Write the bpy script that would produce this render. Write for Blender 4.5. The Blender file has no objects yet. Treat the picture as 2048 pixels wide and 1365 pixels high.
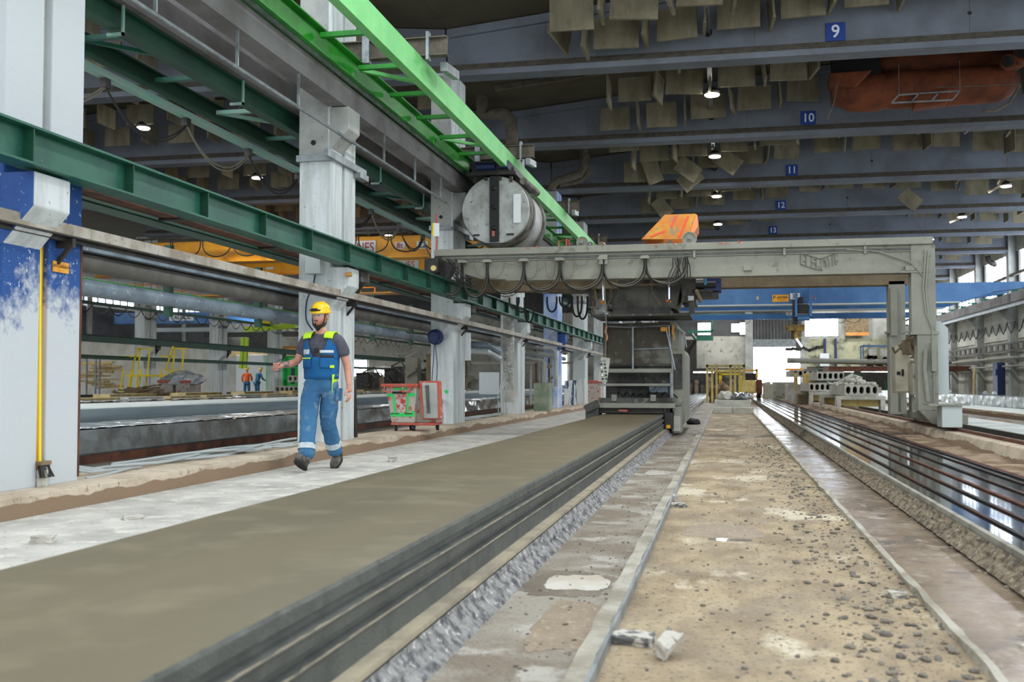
import bpy, bmesh, math, random
from mathutils import Vector, Matrix, Euler, noise
R=math.radians; PI=math.pi
S=bpy.context.scene; COL=S.collection
rng=random.Random(7)
# ---------------------------------------------------------------- camera
YAW,PIT,FPX,CH=R(11.5385),R(2.2934),2085.,0.96
cd=bpy.data.cameras.new('camera'); cam=bpy.data.objects.new('camera',cd); COL.objects.link(cam)
cam.location=(0,0,CH); cam.rotation_euler=(R(90)+PIT,0,YAW)
cd.sensor_width=36; cd.lens=FPX/2048*36; cd.clip_start=.05; cd.clip_end=400
cd.dof.use_dof=True; cd.dof.focus_distance=12.5; cd.dof.aperture_fstop=3.6
S.camera=cam
# ---------------------------------------------------------------- world, exposure
S.view_settings.view_transform='Standard'; S.view_settings.look='None'; S.view_settings.gamma=1
S.view_settings.exposure=0.35
W=bpy.data.worlds.new('sky'); S.world=W; W.use_nodes=True
bg=W.node_tree.nodes['Background']; bg.inputs[0].default_value=(.87,.94,1,1); bg.inputs[1].default_value=1.5
_n=W.node_tree.nodes; _l=W.node_tree.links; _tc=_n.new('ShaderNodeTexCoord'); _sx=_n.new('ShaderNodeSeparateXYZ'); _l.new(_tc.outputs['Generated'],_sx.inputs[0])
_mr=_n.new('ShaderNodeMapRange'); _mr.interpolation_type='SMOOTHSTEP'; _l.new(_sx.outputs[1],_mr.inputs[0])   # the sky is glaring beyond the far gateway
for _i,_v in ((1,.5),(2,.97),(3,1.5),(4,11.)): _mr.inputs[_i].default_value=_v
_l.new(_mr.outputs[0],bg.inputs[1])
LAMP_W=110.; LAMP_Z=7.36
# ---------------------------------------------------------------- pixel helpers: the ray of a pixel of the 2048x1365 photo, cut with a world plane
_F=Vector((-math.sin(YAW)*math.cos(PIT),math.cos(YAW)*math.cos(PIT),math.sin(PIT)))
_R=Vector((math.cos(YAW),math.sin(YAW),0)); _U=_R.cross(_F); _C=Vector((0,0,CH))
def ray(x,y): return _F+_R*((x-1024)/FPX)+_U*((682.5-y)/FPX)
def az(x,y,z=0): d=ray(x,y); return _C+d*((z-CH)/d.z)
def ax(x,y,X): d=ray(x,y); return _C+d*(X/d.x)
def ay(x,y,Y): d=ray(x,y); return _C+d*(Y/d.y)
# ---------------------------------------------------------------- materials
def lin(c):
    o=[]
    for v in c:
        v/=255.; o.append(v/12.92 if v<=.04045 else ((v+.055)/1.055)**2.4)
    return (*o,1)
MATS={}
def M(name,c,r=.8,m=0,c2=None,s=1.5,lo=.42,hi=.62,b=0,bs=30,st=(1,1,1),c3=None,s3=20,t3=(.62,.66),c4=None,s4=2,t4=(.6,.64),zlow=None,rv=0,zr=None,emit=0,alpha=1,trans=0,coat=0):
    if name in MATS: return MATS[name]
    mt=bpy.data.materials.new(name); mt.use_nodes=True; T=mt.node_tree; N=T.nodes; L=T.links
    P=N['Principled BSDF']; P.inputs['Roughness'].default_value=r; P.inputs['Metallic'].default_value=m
    P.inputs['Base Color'].default_value=lin(c)
    MATS[name]=mt
    if coat: P.inputs['Coat Weight'].default_value=coat; P.inputs['Coat Roughness'].default_value=.08
    if emit: P.inputs['Emission Color'].default_value=lin(c); P.inputs['Emission Strength'].default_value=emit; return mt
    if alpha<1: P.inputs['Alpha'].default_value=alpha
    if trans: P.inputs['Transmission Weight'].default_value=trans
    if not(c2 or c3 or b): return mt
    G=N.new('ShaderNodeNewGeometry'); V=N.new('ShaderNodeVectorMath'); V.operation='MULTIPLY'; V.inputs[1].default_value=st
    L.new(G.outputs['Position'],V.inputs[0])
    def nz(sc,src,det=5):
        n=N.new('ShaderNodeTexNoise'); n.inputs['Scale'].default_value=sc; n.inputs['Detail'].default_value=det; n.inputs['Roughness'].default_value=.62
        L.new(src,n.inputs['Vector']); return n.outputs['Fac']
    def mr(src,a,bb):
        n=N.new('ShaderNodeMapRange'); n.inputs[1].default_value=a; n.inputs[2].default_value=bb; L.new(src,n.inputs[0]); return n.outputs[0]
    def mix(f,A,B):
        n=N.new('ShaderNodeMix'); n.data_type='RGBA'
        L.new(f,n.inputs[0])
        if isinstance(A,tuple): n.inputs[6].default_value=A
        else: L.new(A,n.inputs[6])
        n.inputs[7].default_value=B; return n.outputs[2]
    cur=lin(c)
    if c2:
        f=nz(s,V.outputs[0])
        if zr:   # paint that reaches down to a height and wears away below it
            sx=N.new('ShaderNodeSeparateXYZ'); L.new(G.outputs['Position'],sx.inputs[0])
            h=mr(sx.outputs[2],zr[0],zr[1]); fb=nz(s*9,V.outputs[0])
            a=N.new('ShaderNodeMath'); a.operation='MULTIPLY_ADD'; L.new(f,a.inputs[0]); a.inputs[1].default_value=1.0; L.new(h,a.inputs[2])
            a2=N.new('ShaderNodeMath'); a2.operation='MULTIPLY_ADD'; L.new(fb,a2.inputs[0]); a2.inputs[1].default_value=.55; L.new(a.outputs[0],a2.inputs[2])
            g=mr(a2.outputs[0],1.12,1.34)
            t=mr(sx.outputs[2],2.75,2.7); q=N.new('ShaderNodeMath'); q.operation='MULTIPLY'; L.new(g,q.inputs[0]); L.new(t,q.inputs[1])
            cur=mix(q.outputs[0],cur,lin(c2))
        else: cur=mix(mr(f,lo,hi),cur,lin(c2))
    if c4: cur=mix(mr(nz(s4,V.outputs[0],7),*t4),cur,lin(c4))
    if c3: cur=mix(mr(nz(s3,G.outputs['Position'],3),*t3),cur,lin(c3))
    if zlow:   # damp stain rising to a wavy line
        sx=N.new('ShaderNodeSeparateXYZ'); L.new(G.outputs['Position'],sx.inputs[0])
        a=N.new('ShaderNodeMath'); a.operation='MULTIPLY_ADD'; L.new(nz(.55,G.outputs['Position'],4),a.inputs[0]); a.inputs[1].default_value=zlow[1]; a.inputs[2].default_value=zlow[0]-zlow[1]*.5
        q=N.new('ShaderNodeMath'); q.operation='SUBTRACT'; L.new(a.outputs[0],q.inputs[0]); L.new(sx.outputs[2],q.inputs[1])
        cur=mix(mr(q.outputs[0],-.004,.004),cur,lin(zlow[2]))
    if rv:
        n=N.new('ShaderNodeMapRange'); n.inputs[1].default_value=.4; n.inputs[2].default_value=.6; n.inputs[3].default_value=r; n.inputs[4].default_value=rv; L.new(nz(1.7,G.outputs['Position'],4),n.inputs[0]); L.new(n.outputs[0],P.inputs['Roughness'])
    if not isinstance(cur,tuple): L.new(cur,P.inputs['Base Color'])
    if b:
        bn=N.new('ShaderNodeBump'); bn.inputs['Strength'].default_value=b; bn.inputs['Distance'].default_value=.02
        L.new(nz(bs,G.outputs['Position']),bn.inputs['Height']); L.new(bn.outputs[0],P.inputs['Normal'])
    return mt
m_white_floor=M('dusty_white_concrete',(208,204,195),.9,c2=(170,167,158),s=1.6,lo=.4,hi=.7,b=.9,bs=30,c3=(128,118,108),s3=16,t3=(.64,.7),c4=(222,218,206),s4=4,t4=(.5,.62))
m_sand=M('sandy_ground',(184,163,129),.85,c2=(146,127,100),s=2.2,lo=.38,hi=.62,b=1,bs=45,c3=(104,94,82),s3=38,t3=(.57,.66),c4=(216,202,174),s4=.9,st=(1.6,.8,1),t4=(.56,.62),rv=.5)
m_wetstrip=M('grey_brown_ground',(158,149,134),.7,c2=(128,114,96),s=1.6,lo=.42,hi=.56,b=.8,bs=40,c3=(96,88,80),s3=45,t3=(.61,.68),c4=(178,172,160),s4=2.4,t4=(.55,.62),rv=.4)
m_gutter=M('wet_gutter_concrete',(148,130,110),.3,c2=(118,100,82),s=1.3,lo=.4,hi=.62,b=.3,bs=16,c3=(170,158,142),s3=7,t3=(.55,.66),c4=(100,92,84),s4=3,t4=(.56,.64),rv=.08)
m_brown=M('brown_sludge',(160,138,112),.85,c2=(110,86,62),s=1.4,lo=.44,hi=.56,b=.8,bs=20)
m_bayfloor=M('bay_floor_concrete',(120,112,98),.55,c2=(84,78,68),s=.8,b=.4,bs=14)
m_slab=M('fresh_concrete',(106,94,67),.7,c2=(91,82,60),s=.5,st=(1.8,.3,1),lo=.35,hi=.65,b=.12,bs=90,c3=(114,105,80),s3=3,t3=(.5,.75))
m_slabside=M('fresh_concrete_side',(86,89,83),.6,c2=(70,73,69),s=6,b=.5,bs=110)
m_rough=M('crusted_concrete',(152,150,147),.8,c2=(84,84,86),s=16,lo=.44,hi=.6,b=1,bs=30,c3=(205,200,192),s3=24,t3=(.6,.68))
m_kerb=M('kerb_concrete',(206,190,168),.85,c2=(180,164,142),s=3,b=.6,bs=26,c3=(150,134,114),s3=14,t3=(.6,.7),zlow=(.105,.3,(142,118,94)))
m_edge=M('worn_concrete_edge',(176,170,155),.7,c2=(138,130,112),s=3,b=.6,bs=35)
m_col=M('white_painted_concrete',(210,216,216),.8,c2=(184,190,188),s=2.2,st=(3,3,.35),b=.35,bs=35,c3=(136,134,126),s3=22,t3=(.665,.7),c4=(172,172,160),s4=.9,t4=(.58,.75))
m_colblue=M('white_concrete_with_blue_paint',(196,201,203),.8,c2=(34,78,142),s=1.5,zr=(.95,2.3),b=.25,bs=25,c3=(196,205,215),s3=30,t3=(.64,.68))
m_blueface=M('blue_painted_concrete',(40,78,145),.7,c2=(50,92,160),s=2,b=.2,c3=(180,190,205),s3=30,t3=(.66,.7))
m_colgrey=M('raw_grey_concrete',(176,178,172),.85,c2=(148,150,146),s=1.5,b=.3,c3=(110,106,98),s3=10,t3=(.64,.72))
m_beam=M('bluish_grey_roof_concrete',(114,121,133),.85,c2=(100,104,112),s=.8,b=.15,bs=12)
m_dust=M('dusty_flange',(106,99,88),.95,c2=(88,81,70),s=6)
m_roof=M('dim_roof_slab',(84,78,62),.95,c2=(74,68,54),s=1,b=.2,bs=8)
m_runway=M('grey_runway_concrete',(128,125,126),.85,c2=(106,102,100),s=1.2)
m_baffle=M('olive_baffle_cloth',(132,125,104),.95,c2=(110,103,84),s=3,b=.6,bs=7,st=(1,1,.35))
m_green=M('dark_green_paint',(20,80,64),.45,c2=(34,98,76),s=2,c3=(150,180,160),s3=45,t3=(.7,.73))
m_greend=M('deep_green_paint',(20,74,52),.5,c2=(16,58,42),s=2)
m_bright=M('bright_green_paint',(40,150,40),.4,c2=(30,120,34),s=2)
m_pale=M('pale_green_paint',(120,205,120),.5,c2=(104,190,106),s=1.2)
m_mint=M('mint_zinc_paint',(130,178,160),.5,c2=(150,170,160),s=4)
m_galv=M('galvanised_steel',(150,156,158),.42,.6,c2=(120,126,128),s=5)
m_pipe=M('grey_pipe',(140,156,170),.5,.1,c2=(110,124,136),s=3,c3=(175,185,192),s3=12,t3=(.6,.66))
m_pipedark=M('dark_grey_pipe',(112,110,104),.6,c2=(94,90,84),s=3)
m_rail=M('stained_pale_rail',(176,170,158),.7,c2=(140,130,115),s=3,c3=(100,88,74),s3=16,t3=(.6,.7))
m_rust=M('rusty_steel',(110,66,44),.8,c2=(70,44,34),s=4,b=.3)
m_dark=M('black_greasy_metal',(34,33,32),.5,.2,c2=(58,54,48),s=6)
m_darkg=M('dark_dirty_steel',(88,88,82),.7,.1,c2=(52,50,44),s=2.2,lo=.4,hi=.6,b=.4,c3=(120,118,108),s3=7,t3=(.6,.7))
m_gantry=M('cement_dusted_steel',(148,148,135),.75,c2=(136,136,124),s=1.6,b=.4,bs=30,c3=(120,118,104),s3=5,t3=(.6,.7))
m_gantryb=M('brown_cement_steel',(128,114,90),.8,c2=(104,90,68),s=1.5,b=.4)
m_tank=M('wet_rusted_tank',(112,112,100),.45,.1,c2=(58,50,28),s=1.5,lo=.4,hi=.5,b=.3,c3=(84,88,84),s3=7,t3=(.6,.7))
m_cable=M('black_cable',(38,37,35),.6); m_cableg=M('dusty_cable',(118,112,98),.8); m_cablel=M('pale_grey_cable',(176,182,182),.6)
m_drum=M('scratched_drum_steel',(182,186,182),.5,.1,c2=(140,142,136),s=3,lo=.4,hi=.65,c3=(70,66,60),s3=10,t3=(.63,.7))
m_drumband=M('dirty_drum_band',(66,62,56),.6,c2=(116,114,104),s=4)
m_white=M('white_panel',(225,230,232),.5); m_lightbox=M('pale_box',(186,194,192),.6)
m_blue=M('crane_blue',(52,98,148),.45,c2=(70,116,164),s=1); m_blued=M('deep_blue_paint',(24,44,92),.5)
m_yel=M('crane_yellow',(242,170,22),.45,c2=(225,150,20),s=1.5); m_yel2=M('rack_yellow',(226,206,140),.6,c2=(208,180,100),s=4)
m_brightyel=M('safety_yellow',(240,215,30),.5); m_lime=M('lime_paint',(190,225,50),.5)
m_orange=M('weathered_orange',(216,124,46),.6,c2=(214,160,56),s=4,b=.2,c3=(150,140,110),s3=5,t3=(.55,.62)); m_orangep=M('light_orange',(245,150,90),.6)
m_duct=M('rust_orange_canvas',(120,60,30),.8,c2=(84,42,22),s=2,b=.7,bs=6)
m_red=M('red_plastic',(190,76,58),.6,c2=(172,96,82),s=6,c3=(190,170,160),s3=14,t3=(.6,.66))
m_binbody=M('cement_splashed_plastic',(176,172,162),.7,c2=(180,92,78),s=7,lo=.54,hi=.6,b=.3)
m_gspray=M('green_spray_paint',(50,205,100),.6)
m_wall=M('grey_wall_panel',(192,190,178),.85,c2=(162,160,148),s=.7,c3=(128,122,108),s3=2.5,t3=(.58,.7))
m_walld=M('dark_corrugated_wall',(92,92,92),.8,c2=(78,78,78),s=1)
m_paper=M('pale_wall_panel',(206,206,196),.85,c2=(188,186,172),s=.9)
m_win=M('bright_window_pane',(232,242,255),emit=9); m_lampglow=M('lamp_glow',(255,250,238),emit=30); m_tube=M('fluorescent_tube',(255,255,250),emit=6)
m_black=M('black',(16,16,17),.5); m_rubber=M('black_rubber',(28,27,27),.7)
m_hcs=M('pale_hollow_concrete',(196,194,184),.85,c2=(170,168,156),s=3,b=.3)
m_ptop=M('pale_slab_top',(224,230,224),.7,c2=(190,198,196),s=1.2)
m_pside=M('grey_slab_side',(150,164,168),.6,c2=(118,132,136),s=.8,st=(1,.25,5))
m_film=M('crumpled_plastic_film',(196,204,206),.16,c2=(150,158,160),s=4,b=1,bs=5,coat=.6)
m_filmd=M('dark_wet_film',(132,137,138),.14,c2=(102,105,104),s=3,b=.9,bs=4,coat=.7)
m_wood=M('sawn_timber',(196,176,128),.8,c2=(170,148,104),s=6); m_woodg=M('weathered_timber',(138,118,88),.85,c2=(104,86,62),s=8)
m_wetbed=M('wet_black_steel_bed',(36,40,44),.07,.3,c2=(30,32,34),s=3,b=.025,bs=4)
m_bedsteel=M('bed_steel',(120,124,126),.3,.4,c2=(90,94,96),s=2)
m_strand=M('steel_strand',(46,42,40),.45,.3,c2=(92,56,38),s=.6); 
m_stone=M('dark_crumb',(98,92,84),.8,c2=(140,130,114),s=9,b=.5); m_stonel=M('pale_concrete_chunk',(188,182,170),.8,c2=(96,96,96),s=9,lo=.5,hi=.56,b=.6)
m_chrome=M('chrome',(220,225,235),.12,1)
m_sign=M('sign_blue',(14,60,140),.5); m_signw=M('sign_white',(220,228,240),.5)
# ---------------------------------------------------------------- mesh builder
class MB:
    def __init__(s): s.v=[]; s.f=[]
    def add(s,vs,fs):
        n=len(s.v); s.v+=[Vector(v) for v in vs]; s.f+=[tuple(n+i for i in f) for f in fs]; return s
    def box(s,x0,x1,y0,y1,z0,z1):
        return s.add([(x,y,z) for z in(z0,z1) for y in(y0,y1) for x in(x0,x1)],[(0,2,3,1),(4,5,7,6),(0,1,5,4),(2,6,7,3),(0,4,6,2),(1,3,7,5)])
    def obox(s,c,sz,rot=(0,0,0)):
        m=Euler(rot).to_matrix(); c=Vector(c); a,b,d=[q/2 for q in sz]
        return s.add([c+m@Vector((x*a,y*b,z*d)) for z in(-1,1) for y in(-1,1) for x in(-1,1)],[(0,2,3,1),(4,5,7,6),(0,1,5,4),(2,6,7,3),(0,4,6,2),(1,3,7,5)])
    def bar(s,p,q,w,h=None):
        p=Vector(p); q=Vector(q); h=h or w; d=(q-p); up=Vector((0,0,1)) if abs(d.normalized().z)<.95 else Vector((0,1,0))
        a=d.cross(up).normalized()*w/2; b=a.cross(d).normalized()*h/2
        return s.add([p-a-b,p+a-b,p+a+b,p-a+b,q-a-b,q+a-b,q+a+b,q-a+b],[(0,3,2,1),(4,5,6,7),(0,1,5,4),(1,2,6,5),(2,3,7,6),(3,0,4,7)])
    def prism(s,poly,ax,a0,a1):
        n=len(poly)
        def P(p,a): return (a,p[0],p[1]) if ax=='x' else ((p[0],a,p[1]) if ax=='y' else (p[0],p[1],a))
        return s.add([P(p,a0) for p in poly]+[P(p,a1) for p in poly],[tuple(range(n)),tuple(range(2*n-1,n-1,-1))]+[(i,(i+1)%n,n+(i+1)%n,n+i) for i in range(n)])
    def tube(s,pts,r,n=8,cap=True):
        pts=[Vector(p) for p in pts]; k=len(pts); rs=r if isinstance(r,(list,tuple)) else [r]*k
        vs=[]; up=None
        for i,p in enumerate(pts):
            d=(pts[min(i+1,k-1)]-pts[max(i-1,0)]).normalized()
            if up is None: up=Vector((0,0,1)) if abs(d.z)<.9 else Vector((1,0,0))
            a=d.cross(up)
            if a.length<1e-4: a=d.cross(Vector((1,.3,0)))
            a.normalize(); b=a.cross(d).normalized(); up=b
            vs+=[p+(a*math.cos(t*2*PI/n)+b*math.sin(t*2*PI/n))*rs[i] for t in range(n)]
        fs=[(i*n+j,i*n+(j+1)%n,(i+1)*n+(j+1)%n,(i+1)*n+j) for i in range(k-1) for j in range(n)]
        if cap: fs+=[tuple(range(n-1,-1,-1)),tuple(range((k-1)*n,k*n))]
        return s.add(vs,fs)
    def lathe(s,prof,o,ax=(0,0,1),n=24):
        o=Vector(o); ax=Vector(ax).normalized(); q=Vector((0,0,1)).rotation_difference(ax)
        vs=[o+q@Vector((r*math.cos(2*PI*j/n),r*math.sin(2*PI*j/n),z)) for r,z in prof for j in range(n)]
        k=len(prof); fs=[(i*n+j,i*n+(j+1)%n,(i+1)*n+(j+1)%n,(i+1)*n+j) for i in range(k-1) for j in range(n)]
        if prof[0][0]>1e-4: fs.append(tuple(range(n-1,-1,-1)))
        if prof[-1][0]>1e-4: fs.append(tuple(range((k-1)*n,k*n)))
        return s.add(vs,fs)
    def grid(s,fn,nu,nv):
        return s.add([fn(i/nu,j/nv) for i in range(nu+1) for j in range(nv+1)],[(i*(nv+1)+j,(i+1)*(nv+1)+j,(i+1)*(nv+1)+j+1,i*(nv+1)+j+1) for i in range(nu) for j in range(nv)])
    def rock(s,c,sz,g=rng,flat=.6):
        c=Vector(c); t=(1+5**.5)/2; vv=[(-1,t,0),(1,t,0),(-1,-t,0),(1,-t,0),(0,-1,t),(0,1,t),(0,-1,-t),(0,1,-t),(t,0,-1),(t,0,1),(-t,0,-1),(-t,0,1)]
        ff=[(0,11,5),(0,5,1),(0,1,7),(0,7,10),(0,10,11),(1,5,9),(5,11,4),(11,10,2),(10,7,6),(7,1,8),(3,9,4),(3,4,2),(3,2,6),(3,6,8),(3,8,9),(4,9,5),(2,4,11),(6,2,10),(8,6,7),(9,8,1)]
        m=Euler((g.random()*6,g.random()*6,g.random()*6)).to_matrix(); q=[g.uniform(.6,1.3) for _ in range(3)]
        return s.add([c+Vector((w.x,w.y,w.z*flat))*sz*.5 for w in ((m@Vector((a*q[0],b*q[1],d*q[2])))*g.uniform(.75,1.15)*.53 for a,b,d in vv)],ff)
    def build(s,name,mat,parent=None,smooth=False,bevel=0,origin=None,seg=2):
        me=bpy.data.meshes.new(name)
        o=Vector(parent['_o']) if parent is not None and '_o' in parent else None
        if o is None and parent is not None: o=Vector(parent['_ow'])
        if o is None:
            if origin is not None: o=Vector(origin)
            else:
                xs=[v.x for v in s.v]; ys=[v.y for v in s.v]; o=Vector(((min(xs)+max(xs))/2,(min(ys)+max(ys))/2,min(v.z for v in s.v)))
        me.from_pydata([v-o for v in s.v],[],s.f)
        bm=bmesh.new(); bm.from_mesh(me); bmesh.ops.recalc_face_normals(bm,faces=bm.faces); bm.to_mesh(me); bm.free()
        me.materials.append(mat); ob=bpy.data.objects.new(name,me); COL.objects.link(ob)
        if smooth:
            for p in me.polygons: p.use_smooth=True
            mm=ob.modifiers.new('es','EDGE_SPLIT'); mm.split_angle=R(42)
        if bevel: b=ob.modifiers.new('bv','BEVEL'); b.width=bevel; b.segments=seg; b.limit_method='ANGLE'; b.angle_limit=R(40)
        if parent is not None: ob.parent=parent; ob['_ow']=tuple(o)
        else: ob.location=o; ob['_ow']=tuple(o)
        return ob
def B(*a): return MB().box(*a)
def tag(o,label=None,cat=None,group=None,kind=None):
    if label: o['label']=label
    if cat: o['category']=cat
    if group: o['group']=group
    if kind: o['kind']=kind
    return o
def T(name,loc,label,cat,group=None):
    o=bpy.data.objects.new(name,None); COL.objects.link(o); o.location=loc; o['_o']=tuple(loc); o.empty_display_size=.1
    return tag(o,label,cat,group)
def st(name,mb,mat,**k): return tag(mb.build(name,mat,**k),kind='structure')
KIDS={}
def dup(o,loc=None,rz=None,label=None,group=None,parent=None,matmap=None,world=None):
    c=o.copy(); COL.objects.link(c)
    if parent is not None: c.parent=parent
    if loc is not None: c.location=loc
    if rz is not None: c.rotation_euler=(0,0,rz)
    if label: c['label']=label
    if group: c['group']=group
    for ch in [x for x in o.children]: dup(ch,parent=c)
    return c
def shift(o,d,**k): return dup(o,loc=o.location+Vector(d),**k)
def text(name,body,size,loc,rot,mat,parent,ext=.004,align='CENTER',sx=1):
    cu=bpy.data.curves.new(name,'FONT'); cu.body=body; cu.size=size; cu.extrude=ext; cu.align_x=align; cu.align_y='CENTER'; cu.resolution_u=3; cu.offset=size*.012
    t=bpy.data.objects.new(name,cu); COL.objects.link(t); bpy.context.view_layer.update()
    me=bpy.data.meshes.new_from_object(t.evaluated_get(bpy.context.evaluated_depsgraph_get())); bpy.data.objects.remove(t); bpy.data.curves.remove(cu)
    m=Euler(rot).to_matrix().to_4x4(); m.translation=Vector(loc)-Vector(parent['_o'] if '_o' in parent else parent['_ow'])
    me.transform(m@Matrix.Diagonal((sx,1,1,1))); me.materials.clear(); me.materials.append(mat); o=bpy.data.objects.new(name,me); COL.objects.link(o); o.parent=parent; o['_ow']=parent['_o'] if '_o' in parent else parent['_ow']
    return o
def loop(p,q,sag,n=14):
    p=Vector(p); q=Vector(q)
    return [p.lerp(q,i/n)-Vector((0,0,sag*(1-(2*i/n-1)**2))) for i in range(n+1)]
def uloop(p,q,sag,n=16):   # hanging cable loop that drops steeply at both ends
    p=Vector(p); q=Vector(q); return [p.lerp(q,.5-.5*math.cos(PI*i/n)*(1+.18*math.sin(PI*i/n)))-Vector((0,0,sag*math.sin(PI*i/n)**.8)) for i in range(n+1)]
FACE=(R(90),0,0)      # text that reads from -Y
SIDE=(R(90),0,R(90))  # text that reads from +X
SP=6.43               # column spacing
# ---------------------------------------------------------------- floors and beds
def sheet(name,x0,x1,y0,y1,z,mat,kind='structure',amp=0,nu=1,nv=1,thick=.12):
    mb=MB()
    if amp:
        mb.grid(lambda a,b:(x0+(x1-x0)*a,y0+(y1-y0)*b*b,z+amp*noise.noise(Vector((x0+(x1-x0)*a,(y0+(y1-y0)*b*b)*.7,0))*2.2)),nu,nv)
    else: mb.box(x0,x1,y0,y1,z-thick,z)
    o=mb.build(name,mat,smooth=bool(amp)); return tag(o,kind=kind)
YE=85.4
sheet('floor',-4.88,-2.26,-1,YE,0,m_white_floor)
sheet('floor',-2.26,-1.0,-1,YE,-.02,m_wetstrip)
sheet('floor',-1.0,-.47,-1,YE,0,m_wetstrip)
sheet('floor',-.47,.86,-1,YE,0,m_sand)
sheet('floor',.86,1.45,-1,YE,-.02,m_gutter)
sheet('floor',1.45,3.5,-1,YE,0,m_brown)
sheet('floor',3.5,13.6,-1,YE,0,m_bayfloor)
sheet('floor',-44,-4.98,-1,YE,.03,m_bayfloor)
st('kerb_wall',MB().prism([(-5.62,0),(-4.88,0),(-4.9,.155),(-5.0,.165),(-5.62,.16)],'y',-1,YE),m_kerb,bevel=.01)
def ragged(x,w,z,y0,y1,n,mat,j=.006,name='kerb_strip'):
    pr=[(-w/2,0),(-w/2*.8,z),(w/2*.8,z),(w/2,0)]; ys=[y0+(y1-y0)*(i/n)**1.6 for i in range(n+1)]; k=4; vs=[]
    for y in ys:
        for a,b in pr: vs.append((x+a+rng.uniform(-j,j),y,b+(rng.uniform(-j,j) if b else -.02)))
    fs=[(i*k+t,(i+1)*k+t,(i+1)*k+t+1,i*k+t+1) for i in range(n) for t in range(3)]+[(0,1,2,3),tuple(n*k+t for t in (3,2,1,0))]
    return st(name,MB().add(vs,fs),mat)
ragged(-.465,.085,.045,-.5,84,260,m_edge,.007)
st('steel_strip',B(-.43,-.415,-.5,84,0,.044),m_galv)
ragged(.85,.045,.028,-.5,84,260,m_edge,.006)
ragged(3.0,.5,.07,4,84,120,m_brown,.03,'sludge_ridge')
st('gantry_kerb',MB().prism([(3.3,0),(3.36,.2),(3.86,.2),(3.92,0)],'y',2,84),m_kerb,bevel=.012)
st('gantry_rail',B(3.56,3.63,2,84,.2,.24),m_rust)
# casting bed carrying the fresh slab
bed=T('casting_bed',(-1.65,10,0),'concrete casting bed with crusted side under the fresh grey slab','casting bed')
MB().box(-2.24,-1.03,-.6,84,0,.105).build('bed_body',m_bedsteel,bed)
def crust(side,xe,y0,y1,n,name,par):
    mb=MB(); k=7; vs=[]
    for i in range(n+1):
        y=y0+(y1-y0)*(i/n)**1.7
        for t in range(k+1):
            f=t/k; x=xe+side*(.012+.075*f**1.4); z=.105*(1-f)
            d=.011*noise.noise(Vector((y*9,f*6,side)))+.006*noise.noise(Vector((y*30,f*20,3)))
            vs.append((x+side*d*(1 if t else 0),y,z+(d*.4 if 0<t<k else 0)-(.004 if t==k else 0)))
    fs=[(i*(k+1)+t,(i+1)*(k+1)+t,(i+1)*(k+1)+t+1,i*(k+1)+t+1) for i in range(n) for t in range(k)]
    mb.add(vs,fs); return mb.build(name,m_rough if side>0 else M('brown_crust',(138,124,102),.85,c2=(88,78,64),s=14,lo=.42,hi=.6,b=1,bs=30,c3=(176,164,144),s3=22,t3=(.6,.68)),par,smooth=False)
crust(1,-1.03,.4,40,900,'crusted_side',bed)
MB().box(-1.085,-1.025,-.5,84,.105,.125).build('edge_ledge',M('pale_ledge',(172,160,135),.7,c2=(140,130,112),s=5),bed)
# fresh hollow core slab: stepped side profile swept along the bed
prof=[(-1.085,.125),(-1.085,.2),(-1.078,.207),(-1.078,.213),(-1.112,.222),(-1.112,.24),(-1.088,.252),(-1.083,.285),(-1.078,.292),(-1.078,.298),(-1.112,.308),(-1.112,.328),(-1.09,.342),(-1.088,.38),(-1.096,.39)]
mb=MB(); n=500; k=len(prof); vs=[]
for i in range(n+1):
    y=-.3+19.95*(i/n)**1.35
    for t,(x,z) in enumerate(prof):
        j=noise.noise(Vector((y*14,t*.6,1)))*.0035; top=max(0,noise.noise(Vector((y*22,7,2))))*.012 if t>=k-2 else 0
        vs.append((x+j-(top*.6 if t==k-2 else 0),y,z+j*.5+(top*.5 if t==k-1 else 0)))
mb.add(vs,[(i*k+t,(i+1)*k+t,(i+1)*k+t+1,i*k+t+1) for i in range(n) for t in range(k-1)])
slab=T('hollow_core_slab',(-1.65,10,.125),'long freshly extruded grey concrete slab lying on its bed in the foreground','concrete slab')
mb.build('slab_side',m_slabside,slab)
for z_ in (.2135,.2985): B(-1.1,-1.0765,-.3,19.65,z_,z_+.0012).build('ledge_highlight',MATS['pale_ledge'],slab)  # thin beige strips paint the highlight along the slab ledges
mb=MB(); mb.grid(lambda a,b:(-2.17+(1.075)*a,-.3+19.95*b,.389+.0025*noise.noise(Vector((a*5,b*12,0)))),8,60)
mb.box(-2.17,-1.13,-.3,19.65,.125,.383); mb.build('slab_top',m_slab,slab,smooth=False)
# steel strands on the same bed beyond the machine
for i,x in enumerate((-2.1,-1.9,-1.7,-1.5,-1.3,-1.15)):
    tag(MB().tube([(x,23.2,.15),(x,60,.15),(x,84,.15)],.014,5).build('steel_strand',m_galv),'taut bright steel strand on the bed beyond the extruder','strand','strands behind the extruder')
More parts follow.
